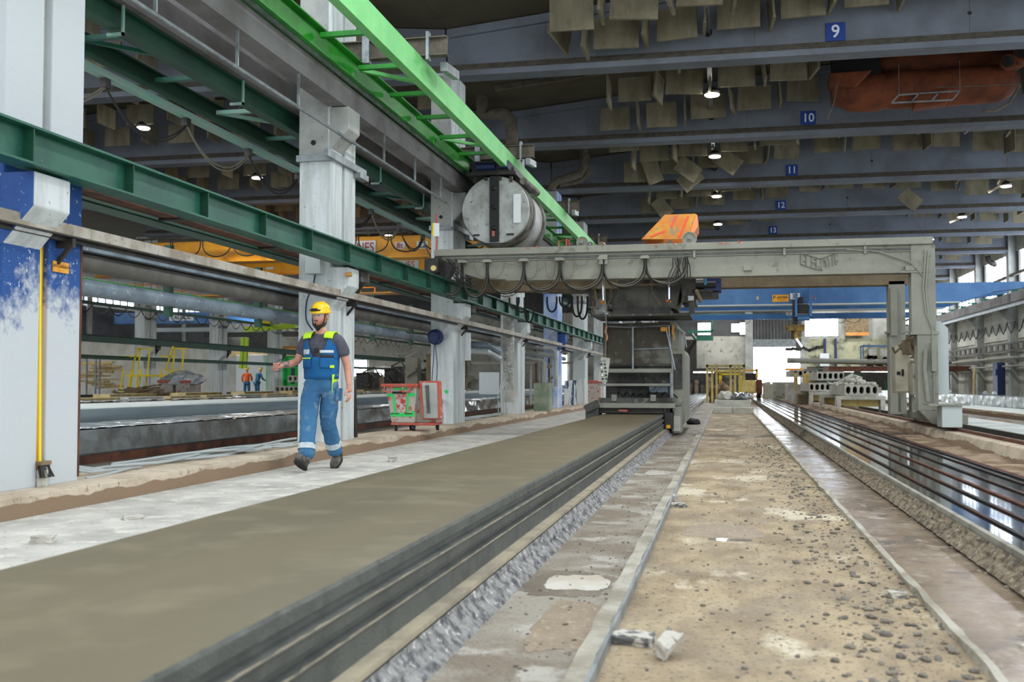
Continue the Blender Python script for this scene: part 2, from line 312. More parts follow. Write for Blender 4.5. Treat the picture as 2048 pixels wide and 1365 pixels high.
# wet black bed with strands
bed2=T('casting_bed',(1.98,10,0),'empty casting bed with wet black reflecting steel top, right of the sandy aisle','casting bed')
B(1.42,2.56,-.5,58,.02,.125).build('bed_plate',m_wetbed,bed2)
B(1.395,1.43,-.5,58,.02,.135).build('bed_edge',M('bed_edge_concrete',(150,146,134),.7,c2=(120,116,104),s=6,b=.4),bed2)
B(2.55,2.585,-.5,58,.02,.135).build('bed_edge',m_rust,bed2)
crust(-1,1.395,.8,40,600,'crusted_side',bed2)
for i,x in enumerate((1.56,1.76,1.96,2.17,2.38,2.5)):
    mt=m_rust if i==2 else m_strand
    for dx in (0,.016): tag(B(x+dx-.005,x+dx+.005,.5,58,.128,.138).build('steel_strand',mt),'rusty brown steel strand along the middle of the wet black bed' if i==2 else 'dark steel strand stretched over the wet black bed','strand','rusty middle strand pair' if i==2 else 'dark strands over the wet bed')
# puddles with their own outline
def patch(name,c,rx,ry,z,mat,label,cat,sd=1,group=None,pw=.6):
    n=90; vs=[(c[0],c[1],z)]
    for i in range(n):
        t=2*PI*i/n; ct,sn=math.cos(t),math.sin(t); w=1+.22*noise.noise(Vector((ct*1.5,sn*1.5,sd)))+.13*noise.noise(Vector((ct*5,sn*5,sd+5)))+.06*noise.noise(Vector((ct*14,sn*14,sd+5)))
        vs.append((c[0]+rx*math.copysign(abs(ct)**pw,ct)*w,c[1]+ry*math.copysign(abs(sn)**pw,sn)*w,z))
    return tag(MB().add(vs,[(0,i+1,(i+1)%n+1) for i in range(n)]).build(name,mat),label,cat,group)
m_pud=M('puddle_painted_reflection',(232,226,214),.2,c2=(214,200,180),s=3); m_damp=M('damp_ground',(124,112,96),.45,c2=(104,92,78),s=4,c3=(146,136,122),s3=30,t3=(.58,.66)); m_damp2=M('faint_damp_ground',(146,128,106),.6,c2=(132,116,94),s=4,c3=(168,150,126),s3=30,t3=(.55,.64))  # cream puddle colour stands in for a bright overhead reflection
patch('damp_patch',(-.735,4.97),.2,.3,.0012,m_damp,'dark damp ring around the puddle beside the kerb strip','damp patch',2)
patch('puddle',(-.71,5.0),.145,.2,.0024,m_pud,'puddle painted with a bright reflection between slab and kerb strip','puddle',4)
patch('damp_patch',(-.62,4.15),.14,.42,.0012,m_damp2,'brown damp patch between slab and kerb strip nearest the camera','damp patch',8)
patch('puddle',(-.72,11.2),.12,.3,.0024,m_pud,'small puddle painted with a bright reflection beside the slab below the extruder','puddle',9)
patch('puddle',(.02,6.55),.13,.05,.0016,M('thin_water',(150,140,126),.05),'thin glinting puddle in the middle of the sandy aisle','puddle',12)
patch('damp_patch',(-.02,6.9),.26,.3,.0011,m_damp2,'grey damp patch in the middle of the sandy aisle','damp patch',31)
# crumbs too many to count, larger chunks one by one
def crumbs(nm,n,fx,fy,fs,mat,label,seed,z=0):
    g=random.Random(seed); mb=MB()
    for _ in range(n):
        y=fy(g); s=fs(g); mb.rock((fx(g),y,z+s*.12),s,g,.55)
    return tag(mb.build(nm,mat),label,'crumbs',kind='stuff')
crumbs('concrete_crumbs',3200,lambda g:-.42+1.26*g.random()**.55,lambda g:2.8+22*g.random()**1.8,lambda g:.004+.024*g.random()**4,m_stone,'dark concrete crumbs strewn over the sandy aisle',3)
crumbs('concrete_crumbs',1500,lambda g:min(.83,g.gauss(.62,.14)),lambda g:2.8+14*g.random()**1.5,lambda g:.006+.045*g.random()**4,m_stone,'larger grey crumbs heaped along the right edge strip of the sandy aisle',4)
crumbs('concrete_crumbs',1100,lambda g:-.92+.42*g.random()**.6,lambda g:2.6+20*g.random()**1.7,lambda g:.003+.02*g.random()**4,m_stone,'dark crumbs between the fresh slab and the kerb strip',5)
crumbs('concrete_crumbs',200,lambda g:1.28+.1*g.random(),lambda g:3.5+14*g.random()**1.5,lambda g:.01+.03*g.random()**2,m_stone,'brown crumbs at the foot of the wet black bed',6,-.02)
crumbs('concrete_crumbs',170,lambda g:-2.4-.9*g.random()**1.6,lambda g:4+16*g.random(),lambda g:.01+.03*g.random()**3,M('walkway_crumb',(176,170,162),.8,c2=(110,98,88),s=9),'pale crumbs on the white walkway beside the slab',8)
m_lump=M('white_lump',(206,202,192),.9,c2=(176,170,160),s=9,b=.6)
def chunk(c,sz,rot,label,mat=m_stonel,nm='concrete_chunk'):
    g=random.Random(int(abs(c[0]*991+c[1]*77))); bm=bmesh.new(); bmesh.ops.create_cube(bm,size=1); bmesh.ops.subdivide_edges(bm,edges=bm.edges,cuts=3,use_grid_fill=True)
    e=Euler(rot).to_matrix(); vs=[]
    for v in bm.verts:
        p=Vector(v.co); p.x*=1-.3*p.y; p+=Vector([.13*noise.noise(p*2.3+Vector((g.random()*.1,i*9,c[0]*5))) for i in range(3)])
        vs.append(e@Vector((p.x*sz[0],p.y*sz[1],p.z*sz[2])))
    mz=min(v.z for v in vs); mb=MB().add([v+Vector((c[0],c[1],c[2]-mz-.003)) for v in vs],[[v.index for v in f.verts] for f in bm.faces]); bm.free()
    return tag(mb.build(nm,mat),label,'concrete chunk')
chunk((-.335,3.9,0),(.15,.1,.035),(0,0,R(-14)),'flat pale concrete chunk lying against the kerb strip in the foreground')
chunk((-.205,3.72,0),(.12,.055,.05),(R(25),R(-14),R(68)),'upright angular concrete chunk leaning on the flat one in the foreground')
chunk((-.375,8.2,0),(.15,.09,.03),(0,0,R(-20)),'small flat concrete piece beside the kerb strip further along the aisle')
chunk((-.4,8.6,.0),(.05,.05,.05),(0,0,0),'tiny pale lump beside the kerb strip behind the small flat piece')
chunk((.74,4.95,0),(.07,.06,.03),(0,0,R(30)),'pale broken piece on the right edge of the sandy aisle')
chunk((1.08,4.2,-.02),(.03,.03,.012),(0,0,R(30)),'small white flake in the wet gutter')
chunk((-4.0,5.6,0),(.12,.09,.045),(0,0,R(10)),'white lump on the walkway at the left edge of the picture',m_lump)
chunk((-4.1,6.7,0),(.12,.1,.03),(0,0,R(50)),'small white lump on the walkway before the first column',m_lump)
chunk((-3.95,12.2,0),(.16,.1,.06),(0,0,R(50)),'white lumps on the walkway just behind the walking worker',m_lump)
chunk((-3.6,12.5,0),(.1,.08,.04),(0,0,R(20)),'white lump on the walkway nearer the slab behind the walking worker',m_lump)
# ---------------------------------------------------------------- shell
st('wall_back',MB().box(-44,2.24,85,85.4,0,9.6).box(5.81,13.6,85,85.4,0,9.6).box(2.24,5.81,85,85.4,3.78,9.6),m_wall)
d=T('roller_shutter',(4.0,84.9,3.7),'grey rolled-up shutter above the bright open gateway at the far end','shutter')
B(2.1,5.95,84.75,84.98,3.78,4.4).build('shutter_box',m_galv,d)
mb=MB(); 
for i in range(16): mb.box(2.0+i*.25,2.0+i*.25+.2,84.86,84.98,4.4,6.6)
mb.build('sheet_panel',m_walld,d)
st('trim_1',MB().box(1.6,2.2,84.7,85,0,6.8).box(5.85,6.3,84.7,85,0,4.6),m_colgrey)
st('trim_2',B(-44,13.6,84.7,84.98,6.7,9.6),m_walld)
def window(n,x0,x1,z0,z1,bars,Y=84.9):
    fr=st('window_%d'%n,MB().box(x0-.06,x1+.06,Y-.05,Y+.05,z0-.06,z0).box(x0-.06,x1+.06,Y-.05,Y+.05,z1,z1+.06).box(x0-.06,x0,Y-.05,Y+.05,z0,z1).box(x1,x1+.06,Y-.05,Y+.05,z0,z1),m_walld)
    for i in range(1,bars): B(x0+(x1-x0)*i/bars-.03,x0+(x1-x0)*i/bars+.03,Y-.06,Y+.03,z0,z1).build('mullion',m_walld,fr)
    B(x0,x1,Y,Y+.02,z0,z1).build('pane',m_win,fr)
window(1,-2.1,-1.1,4.8,5.75,1); window(2,.55,1.15,5.0,5.65,1); window(3,1.2,1.85,4.8,5.75,1); window(4,6.2,8.7,4.62,6.35,4)
st('trim_3',B(-5.2,2.0,84.96,84.99,4.7,6.7),m_walld); 
for n,(a,b,c,d) in enumerate(((-13.6,-12.7,.8,3.6),(-33,-30,.3,2.9),(-29.3,-28,.3,2.2),(-41,-39,1.6,2.6))): window(5+n,a,b,c,d,2)
# right wall with pilasters, clerestory panes
st('wall_right',MB().box(13.3,13.7,20,85,0,5.25).box(13.3,13.7,20,85,7.05,9.6),m_wall)
for i in range(10):
    y=26.4+SP*i; st('pilaster',B(12.95,13.3,y-.22,y+.22,0,7.9),m_colgrey)
    if i>=0:
        fr=st('window_%d'%(20+i),MB().box(13.3,13.42,y-.6,y+.55,5.25,7.05),m_walld)
        for q in range(1,6): B(13.3,13.38,y+.55+q*.88-.04,y+.55+q*.88+.04,5.25,7.05).build('mullion',m_galv,fr)
        B(13.4,13.44,y+.55,y+5.83,5.25,7.05).build('pane',m_win,fr)
    for zz,mtt in ((1.5,m_wall),(3.0,m_paper)):
        st('wall_panel',B(13.24,13.3,y+.5,y+5.9,zz,zz+1.35),mtt,bevel=.02)
st('wall_left',MB().box(-44,-43.6,20,85,0,6.5).box(-44,-43.6,20,85,7.4,9.6),m_paper)
for i in range(9):
    y=26.4+SP*i
    st('pilaster',B(-43.6,-43.2,y-.3,y+.3,0,8),m_colgrey)
    if i>2:
        fr=st('window_%d'%(40+i),MB().box(-43.6,-43.5,y-.4,y+.4,6.5,7.4),m_walld)
        for q in range(1,6): B(-43.55,-43.45,y+.4+q*.94-.05,y+.4+q*.94+.05,6.5,7.4).build('mullion',m_walld,fr)
        B(-43.6,-43.58,y+.4,y+6.0,6.5,7.4).build('pane',m_win,fr)
st('wall_panel',B(-43.5,-43.3,20,85,4.2,6.3),m_walld)
st('wall_panel',B(-40,-39.9,30,84,.2,3.6),m_paper)
# roof: gable over the main bay, same over the left bays
def roofz(x):
    if x>-5.4: return 8.02+.095*(x+5.4) if x<3.95 else 8.02+.095*(13.3-x)
    if x>-23.6: return 8.02+.095*(-5.4-x) if x>-14.5 else 8.02+.095*(x+23.6)
    return 8.02+.09*(-23.6-x) if x>-33 else 8.02+.09*(x+42.4)
xs=[-44,-33,-23.6,-14.5,-5.4,3.95,13.6]
for i in range(6):
    a,b=xs[i]+.002,xs[i+1]-.002
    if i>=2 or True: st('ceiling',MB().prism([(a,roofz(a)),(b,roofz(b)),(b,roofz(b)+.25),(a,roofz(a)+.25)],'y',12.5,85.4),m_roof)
# ribs of the roof slabs, a few seen near the column row
for k in range(5):
    for j in range(2):
        y=21.7+SP*k+j*2.2
        st('roof_rib',MB().prism([(-5.3,7.9),(-2.6,8.16),(-2.6,8.28),(-5.3,8.02)],'y',y,y+.12),m_dust)
# ---------------------------------------------------------------- roof beams
def beam(k,xa,xb,label,group):
    y=20+SP*k; r=T('roof_beam',((xa+xb)/2,y,7.03),label,'roof beam',group); xm=(xa+xb)/2 if xa<-6 else 3.95
    ze=roofz(xa+.1)-.01
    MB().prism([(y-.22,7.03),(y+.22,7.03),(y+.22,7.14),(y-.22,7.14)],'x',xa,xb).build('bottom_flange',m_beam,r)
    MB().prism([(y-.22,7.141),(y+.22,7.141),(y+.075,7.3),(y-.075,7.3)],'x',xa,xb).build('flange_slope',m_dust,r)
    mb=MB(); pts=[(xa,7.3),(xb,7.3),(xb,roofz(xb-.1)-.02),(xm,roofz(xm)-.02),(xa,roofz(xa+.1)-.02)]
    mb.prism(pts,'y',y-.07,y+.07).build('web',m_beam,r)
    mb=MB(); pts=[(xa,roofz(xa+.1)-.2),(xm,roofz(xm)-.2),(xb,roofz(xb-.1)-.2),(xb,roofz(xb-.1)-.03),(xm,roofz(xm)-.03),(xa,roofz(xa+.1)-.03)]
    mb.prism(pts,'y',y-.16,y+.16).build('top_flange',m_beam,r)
    if xa>-6 and k<5:
        for hx in (-.27,): MB().lathe([(.085,0),(.085,.01)],(hx,y-.075,7.62),(0,-1,0),16).build('cable_hole',m_black,r)
        for hx in (4.4,9.6): MB().lathe([(.035,0),(.035,.01)],(hx,y-.075,7.66),(0,-1,0),10).build('bolt_hole',m_black,r)
        for jx in (-3.4,.6,4.4,8.2): MB().box(jx-.006,jx+.006,y-.0725,y-.07,7.3,8.0).build('panel_joint',m_dust,r)
    return r
for k in range(10):
    n=9+k
    beam(k,-5.38,13.3,'bluish grey concrete roof beam that bears the number %s sign'%['nine','ten','eleven','twelve','thirteen'][k] if k<5 else 'distant bluish grey concrete roof beam of the main bay',None if k<5 else 'far roof beams of the main bay')
    if k<7: beam(k,-23.5,-5.42,'dim grey roof beam over the left bay behind the white columns','roof beams of the left bay')
for k in range(6):
    if k<5:
        s=T('number_sign',(2.06,20+SP*k-.085,7.29),'square blue sign with white number %s on the roof beam'%['nine','ten','eleven','twelve','thirteen'][k],'sign')
        B(1.885,2.235,19.9+SP*k,19.925+SP*k,7.3,7.64).build('plate',m_sign,s,bevel=.004)
        text('digits',str(9+k),.3 if k else .34,(2.06,19.895+SP*k,7.465),FACE,m_signw,s,.003,sx=.95)
# ---------------------------------------------------------------- lamps
def lamp_at(x,y,z,label,group,i):
    l=T('high_bay_lamp',(x,y,z),label,'lamp',group)
    MB().lathe([(.04,.16),(.1,.13),(.17,.05),(.16,.0),(.15,-.008)],(x,y,z+.0),(0,0,1),20).build('housing',m_dark,l,smooth=True)
    MB().lathe([(0,-.045),(.15,-.04),(.165,-.02),(.15,-.012),(0,-.012)],(x,y,z),(0,0,1),24).build('diffuser',m_lampglow,l)
    MB().tube([(x,y,z+.16),(x,y,min(roofz(x),8.6))],.012,5).build('hanger',m_dark,l)
    la=bpy.data.lights.new('lamp_light','AREA'); la.shape='DISK'; la.size=.5; la.energy=LAMP_W; la.color=(.97,.99,1)
    lo=bpy.data.objects.new('lamp_light',la); COL.objects.link(lo); lo.parent=l; lo.location=(0,0,-.08)
    return l
for i in range(-2,10):
    y=23.3+SP*i
    lc=lamp_at(-.23,y,LAMP_Z,'round glowing high-bay lamp hanging %s'%('between beams %s'%['nine and ten','ten and eleven','eleven and twelve','twelve and thirteen'][i] if 0<=i<4 else 'in the centre row of the main bay'),None if 0<=i<4 else 'centre row lamps',i)
    if i>=0: lr=lamp_at(9.0,y,LAMP_Z,'round high-bay lamp near the right wall of the main bay','right row lamps',i)
    if i>5: lr.children[-1].data.energy*=1.9; lc.children[-1].data.energy*=1.9
    if i<7: lamp_at(-14.1,y,7.3,'round high-bay lamp over the left bay','left bay lamps',i)
for i in range(5): l_=lamp_at(-31,34+10*i,6.9,'added round high-bay lamp that brightens the farthest bay','added far bay lamps',i); l_.children[-1].data.energy=LAMP_W*2.6  # lamps added only to brighten the farthest bay and its wall
ch=T('cable_channel',(-.27,40,7.5),'perforated steel cable channel running through the roof beams above the lamps','cable channel')
MB().box(-.31,-.23,13,70,7.6,7.64).build('tray',m_galv,ch); MB().box(-.315,-.3,13,70,7.56,7.6).box(-.24,-.225,13,70,7.56,7.6).build('tray_lip',m_galv,ch)
# ---------------------------------------------------------------- acoustic baffles
g=random.Random(11)
bf0={}
def baffle(x,y,z,face,group,label,tilt=0,swing=0,roll=0,w=.74,h=.5,wire=True):
    key=wire
    if key not in bf0:
        mb=MB(); nu,nv=8,6
        def sheetf(sy): return lambda a,b:((a-.5)*.74+.012*noise.noise(Vector((a*3,b*3,sy))),sy*(.022+.012*noise.noise(Vector((a*4,b*3,sy*3)))*math.sin(PI*a)),-.5*b-.015*math.sin(PI*a)*(b>.9))
        mb.grid(sheetf(1),nu,nv); mb.grid(sheetf(-1),nu,nv); mb.box(-.372,.372,-.028,.028,-.525,-.49).box(-.37,-.355,-.02,.02,-.5,0).box(.355,.37,-.02,.02,-.5,0)
        if wire: mb.box(-.33,-.325,-.003,.003,0,.29).box(.325,.33,-.003,.003,0,.29)
        o=mb.build('acoustic_baffle',m_baffle,origin=(0,0,0)); bf0[key]=o
    else: o=bf0[key].copy(); COL.objects.link(o)
    o.location=(x,y,z); o.rotation_euler=(tilt,roll,(0 if face else R(90))+swing); o.scale=(w/.74,1,h/.5)
    tag(o,label,'acoustic baffle',group); return o
def ztop(x): return min(8.06+.105*x,8.44,roofz(x)-.32)
NB=['eight','nine','ten','eleven','twelve','thirteen']
for k in range(4):
    y0=20+SP*(k-1); rows=(1.1,3.3,5.5) if k else (4.4,5.75)
    for ri,dy in enumerate(rows):
        for j in range(27):
            x=-2.6+j*.56+(.1 if ri%2 else 0)
            if x>12.4: continue
            if k==1 and 2.1<x<6.9: continue
            if k==1 and x<-1.3 and ri==0: continue
            face=(j+ri)%2==0
            if not face and j%4==1 and k>1: continue
            zt=ztop(x)-.08*g.random()
            sw=g.uniform(-.16,.16); tl=g.uniform(-.12,.12); rl=g.uniform(-.05,.05)
            wh='in front of roof beam nine' if k==0 else 'between roof beams %s and %s'%(NB[k],NB[k+1]); rw_=['nearest','middle','farthest'][ri] if k else ['first','second'][ri]
            baffle(x,y0+dy+(0 if face else g.uniform(-.2,.2)),zt,face,'%s baffles, %s row, %s'%('face-on' if face else 'edge-on',rw_,wh),'olive cloth baffle %s, %s row %s'%('flat to the camera' if face else 'edge-on',rw_,wh),tl,sw,rl,w=g.uniform(.72,.84),h=g.uniform(.5,.58))
for x,y,z,rl,sw,lab in ((-3.0,19.5,7.9,.35,1.2,'large beige baffle hanging loose on edge in front of beam 9 near the green track'),(-.9,31.6,7.6,.6,.3,'crooked pale baffle dangling below beam 11, left of its lamp'),(-1.15,32.1,7.4,-.7,.3,'second crooked pale baffle dangling below the first, left of the lamp'),(.3,31.4,7.75,.65,-.2,'brightly lit crooked baffle dangling right of the lamp at beam 11'),(-1.9,31.9,7.5,1.2,.5,'narrow crooked baffle hanging almost upright left of the dangling pair'),(-2.0,38.2,7.5,.9,.3,'crooked pale baffle dangling before beam 12 above the orange skip'),(6.6,38.5,7.6,.7,.1,'crooked pale baffle dangling before beam 12 on the right')):
    baffle(x,y,z,True,None,lab,0,sw,rl,wire=False)
# the countless rest far down the hall
mb=MB()
for k in range(4,9):
    y0=20+SP*(k-1)
    for dy in (1.2,3.2,5.2):
        for j in range(24):
            x=-2.6+j*.62; zt=ztop(x)+.0*j
            if j%2: mb.box(x-.37,x+.37,y0+dy,y0+dy+.04,zt-.53,zt)
            else: mb.box(x,x+.04,y0+dy-.37,y0+dy+.37,zt-.53,zt)
tag(mb.build('acoustic_baffles',m_baffle),'rows of small distant baffles beyond beam 13','acoustic baffle',kind='stuff')
mb=MB()
for k in range(6):
    y0=20+SP*(k-1)
    for dy in (1.2,3.2,5.2):
        for j in range(18):
            x=-22.6+j*.94; zt=7.85
            if j%2: mb.box(x-.37,x+.37,y0+dy,y0+dy+.04,zt-.5,zt)
            else: mb.box(x,x+.04,y0+dy-.37,y0+dy+.37,zt-.5,zt)
tag(mb.build('acoustic_baffles',m_baffle),'dim baffles under the roof of the left bay','acoustic baffle',kind='stuff')
# ---------------------------------------------------------------- columns
def column(x1,ye,label,group=None,paint=None,near=None,detail=True):
    y0=ye-.95; x0=x1-.45; r=T('concrete_column',((x0+x1)/2,ye-.475,.16),label,'column',group); mt=paint or m_col
    MB().box(x0,x1,y0,y0+.43,.16,7.03).build('shaft',mt,r,bevel=.012)
    MB().box(x0,x1,ye-.42,ye,.16,7.03).build('shaft',mt,r,bevel=.012)
    MB().box(x0+.02,x1-.06,y0+.4,ye-.4,.16,7.03).build('joint_filler',m_colgrey,r)
    MB().prism([(x1-.02,1.96),(x1+.25,2.25),(x1+.25,2.5),(x1-.02,2.5)],'y',y0+.002,y0+.428).build('corbel',near or mt,r,bevel=.012)
    MB().prism([(x1-.02,4.08),(x1+.25,4.36),(x1+.25,4.66),(x1-.02,4.66)],'y',y0-.006,y0+.43).build('runway_corbel',m_colgrey,r,bevel=.012)
    MB().box(x0-.004,x1-.05,y0-.004,y0+.1,4.0,7.0).build('raw_face',m_colgrey,r)
    MB().lathe([(.035,0),(.035,.01)],(x0+.2,y0-.005,4.19),(0,-1,0),14).build('hole',m_black,r)
    if detail:
        mb=MB().box(x0-.03,x1+.02,y0-.05,y0,3.93,4.02).box(x1,x1+.06,y0-.25,ye+.3,3.95,4.05).box(x1,x1+.11,ye-.1,ye+.25,3.87,3.95)
        mb.build('steel_clamp',m_galv,r,bevel=.004)
        mb=MB().box(x1-.01,x1+.24,ye-.4,ye-.06,2.36,2.5)
        mb.prism([(x1,2.1),(x1+.25,2.5),(x1,2.5)],'y',ye-.43,ye-.41); mb.prism([(x1,2.1),(x1+.25,2.5),(x1,2.5)],'y',ye-.06,ye-.04)
        mb.build('steel_bracket',m_darkg,r)
    return r
COLS=[]
lab=['big white concrete column with worn blue paint at the left edge of the picture','white concrete column right behind the walking worker','white concrete column with the blue hose reel beside the splashed bin','white concrete column behind the vertical ventilation duct','blue-painted concrete column with a blue corbel','white concrete column with a grey cabinet next to the blue column']
for k in range(12):
    ye=7.62+SP*k
    if k==0: c=column(-5.15,ye,lab[0],None,m_colblue,m_col,detail=False)
    elif k==4: c=column(-5.15,ye,lab[4],None,M('pale_blue_column',(120,150,205),.7,c2=(196,206,222),s=1.1,b=.2),m_blueface)
    elif k==1: c=column(-5.15,ye,lab[1]); base=c
    else: c=shift(base,(0,SP*(k-1),0),label=lab[k] if k<6 else 'white concrete column further down the left row',group=None if k<6 else 'far columns of the left row')
    COLS.append(c)
# blue paint on the camera-facing side of the first corbel
c0=COLS[0]; MB().prism([(-5.17,1.965),(-4.905,2.25),(-4.905,2.495),(-5.17,2.495)],'y',6.66,6.67).build('blue_paint_field',m_blueface,c0)
MB().box(-5.225,-5.2,7.1,7.2,.3,2.1).build('joint_face',m_yel,c0)
MB().box(-5.17,-5.145,7.605,7.628,.2,2.1).build('rusty_edge_strip',m_rust,c0)
for k in range(3,9): shift(base,(-18.47,SP*(k-.92),0),label='white concrete column of the second row beyond the left bay',group='second row columns')
# ---------------------------------------------------------------- crane rail beams of the gantry
def ibeam(mb,x0,x1,z0,z1,ya,yb,t=.018,w=.012):
    xm=(x0+x1)/2; return mb.box(x0,x1,ya,yb,z1-t,z1).box(x0,x1,ya,yb,z0,z0+t).box(xm-w/2,xm+w/2,ya,yb,z0+t,z1-t)
gb=T('crane_rail_beam',(-4.92,40,2.52),'dark green steel rail beam with stiffeners running past the white columns','steel beam')
ibeam(MB(),-5.02,-4.82,2.52,2.8,3.5,84).build('beam_body',m_green,gb)
MB().box(-4.95,-4.9,3.5,84,2.8,2.83).build('rail_head',m_rust,gb)
y_st=ax(263,330,-4.85).y
for i in range(-2,46):
    y=y_st+SP/5*i
    if 3.6<y<60: MB().box(-5.01,-4.83,y,y+.012,2.538,2.782).build('stiffener',m_greend,gb)
gb2=T('crane_rail_beam',(-6.0,40,2.5),'green steel rail beam on the far side of the white columns','steel beam')
ibeam(MB(),-6.1,-5.86,2.66,2.86,3.5,84).build('beam_body',m_greend,gb2)
MB().box(-5.84,-5.64,3.5,84,2.7,2.73).build('cable_deck',m_rust,gb2)
for i in range(30): MB().box(-5.86,-5.05,5.2+i*2.4,5.3+i*2.4,2.68,2.71).build('tie_bar',m_dark,gb2)
def hbeam(name,x,z0,z1,ya,yb,label,mat):
    return tag(ibeam(MB(),x-.08,x+.08,z0,z1,ya,yb).build(name,mat),label,'steel beam')
hbeam('crane_rail_beam',-23.35,2.5,2.78,20,84,'green steel rail beam along the second row of columns',m_greend)
hbeam('crane_rail_beam',-23.2,1.85,2.0,20,84,'thin green rail low along the second row of columns',m_greend)
# stained conductor rail in front of the columns
rl=T('conductor_rail',(-5.04,40,2.08),'stained pale conductor rail clamped along the front of the columns','conductor rail')
MB().box(-5.08,-5.0,3.5,70,2.11,2.2).build('rail_cover',m_rail,rl,bevel=.006); MB().box(-5.12,-5.0,3.5,70,2.1,2.11).build('lower_lip',m_dark,rl)
MB().box(-5.1,-5.06,3.5,70,2.07,2.098).build('conductor',m_dark,rl)
for k in range(12): 
    y=7.3+SP*k; MB().box(-5.15,-5.0,y-.02,y+.02,2.02,2.09).bar((-5.15,y,1.9),(-5.02,y,2.05),.03).build('bracket',m_dark,rl)
# concrete runways on the upper corbels
for xc,lab_ in ((-5.0,'grey concrete crane runway above the green rail beam, on the main bay side'),(-5.75,'grey concrete crane runway on the left bay side of the columns')):
    s=1 if xc>-5.3 else -1
    rw=T('crane_runway',(xc,40,4.66),lab_,'crane runway')
    MB().box(xc-.2,xc+.05,2,84,4.67,4.97).build('web',m_runway,rw); MB().box(xc-.42,xc-.1,2,84,4.97,5.2).build('flange',m_runway,rw)
    MB().box(xc-.28,xc-.22,2,84,5.2,5.26).build('rail',m_rust,rw)
# slim pipe hanging in front of the columns
pp=T('hanging_pipe',(-5.0,20,4.25),'slim pale pipe hanging on rods in front of the columns above head height','pipe')
MB().tube([(-4.98,y,4.26) for y in (4,8,12,16,18.4)],.022,8).build('pipe',m_galv,pp,smooth=True)
for i in range(9): y=5.2+i*1.6; MB().box(-4.995,-4.965,y-.012,y+.012,4.28,4.68).build('hanger_rod',m_galv,pp)
# green ladder-like track over the left bay
tr=T('bucket_track',(-6.1,40,4.45),'dark green double-beam track with cross bars over the left bay','overhead track')
ibeam(MB(),-5.92,-5.78,4.42,4.66,4,60).build('track_beam',m_greend,tr); ibeam(MB(),-6.62,-6.5,4.42,4.62,4,60).build('track_beam',m_greend,tr)
for i in range(34):
    y=8+i*1.5; mb=MB().bar((-6.5,y,4.5),(-5.92,y,4.5),.06,.05)
    if i%2: mb.bar((-6.5,y,4.5),(-5.92,y+.7,4.5),.05,.04)
    mb.build('cross_bar',m_mint if i%3==0 else m_green,tr)
for i in range(12): y=6.5+i*2.6; MB().box(-5.76,-5.74,y,y+.03,4.36,4.66).box(-5.92,-5.74,y,y+.03,4.36,4.39).build('hanger',m_mint,tr)
fr=T('festoon_rail',(-6.6,30,4.3),'pale mint festoon rail below the green track with drooping cables','cable rail')
MB().box(-6.66,-6.56,4,60,4.28,4.36).build('rail',m_mint,fr)
for i in range(12):
    y=8.4+i*1.75; MB().box(-6.65,-6.57,y-.05,y+.05,4.18,4.28).build('cable_trolley',m_dark,fr)
    mb=MB(); mb.tube(loop((-6.61,y,4.2),(-6.61,y+1.75,4.2),.34),.012,5); mb.tube(loop((-6.6,y,4.19),(-6.6,y+1.75,4.19),.38),.012,5); mb.build('festoon_cable',m_cable if i%2 else m_cableg,fr,smooth=True)
# bright green track over the main bay
pt=T('bucket_track',(-4.45,30,5.0),'bright green ladder track overhead, with a pale green outer beam','overhead track')
MB().box(-4.08,-3.96,5,46,5.0,5.34).build('outer_beam',m_pale,pt,bevel=.006)
mb=ibeam(MB(),-4.97,-4.79,5.0,5.32,5,46); mb.build('inner_beam',m_bright,pt)
MB().box(-4.9,-4.86,5,30,4.965,4.998).build('conductor_strip',m_galv,pt)
for i in range(26):
    y=7.8+i*1.35; MB().bar((-4.8,y,5.2),(-4.08,y,5.2),.07,.06).build('cross_bar',m_bright,pt)
    if i%3==1: MB().bar((-4.8,y+.1,5.2),(-4.08,y+.95,5.2),.06,.05).build('diagonal_bar',m_pale,pt)
for i in range(5):
    y=19.6+SP*(i-.95) if i else 13.4
    hb=T('track_hanger',(-4.5,y,5.34),'brown steel I-beam bracket carrying the green track from the column row','bracket beam','brackets of the green track')
    MB().box(-5.25,-3.62,y-.07,y+.07,5.6,5.615).box(-5.25,-3.62,y-.07,y+.07,5.36,5.375).box(-5.25,-3.62,y-.006,y+.006,5.375,5.6).build('bracket_beam',m_dust,hb)
    MB().box(-3.9,-3.86,y-.09,y+.02,5.3,5.68).build('clamp_plate',m_galv,hb); MB().box(-4.8,-4.7,y-.09,y+.02,5.3,5.68).build('clamp_plate',m_galv,hb)
for i in range(5):
    y=13.9+i*6.2; cx=-3.72; MB_=MB().obox((cx,y,5.3),(.09,.7,.12),(R(6),0,0)); tag(MB_.build('junction_box',m_galv),'small grey elongated box fixed outside the pale green beam','box','boxes on the green track')
# pipes crossing behind the columns
def runpipe(x,z,r,mat,label,ya=4,yb=60): return tag(MB().tube([(x,y,z) for y in (ya,13.6,24,40,yb)],r,16).build('pipe',mat,smooth=True),label,'pipe')
p=ax(163,567,-6.1); runpipe(-6.1,1.885,.085,m_pipe,'thick light grey-blue pipe running behind the white columns',yb=40)
runpipe(-6.05,2.12,.095,m_pipedark,'dark grey pipe above the light grey-blue pipe behind the white columns',yb=40)
ct=T('cable_tray',(-5.95,20,2.2),'pale blue-grey cable tray above the pipes behind the columns','cable tray')
MB().box(-5.98,-5.9,4,60,2.21,2.3).build('tray',m_pipe,ct); MB().box(-6.2,-5.98,4,60,2.2,2.22).build('tray_base',m_dark,ct)
tag(MB().tube([(-6.3,4,2.0),(-6.3,40,2.0)],.02,8).build('pipe',m_pale),'thin green pipe between the two grey pipes','pipe')
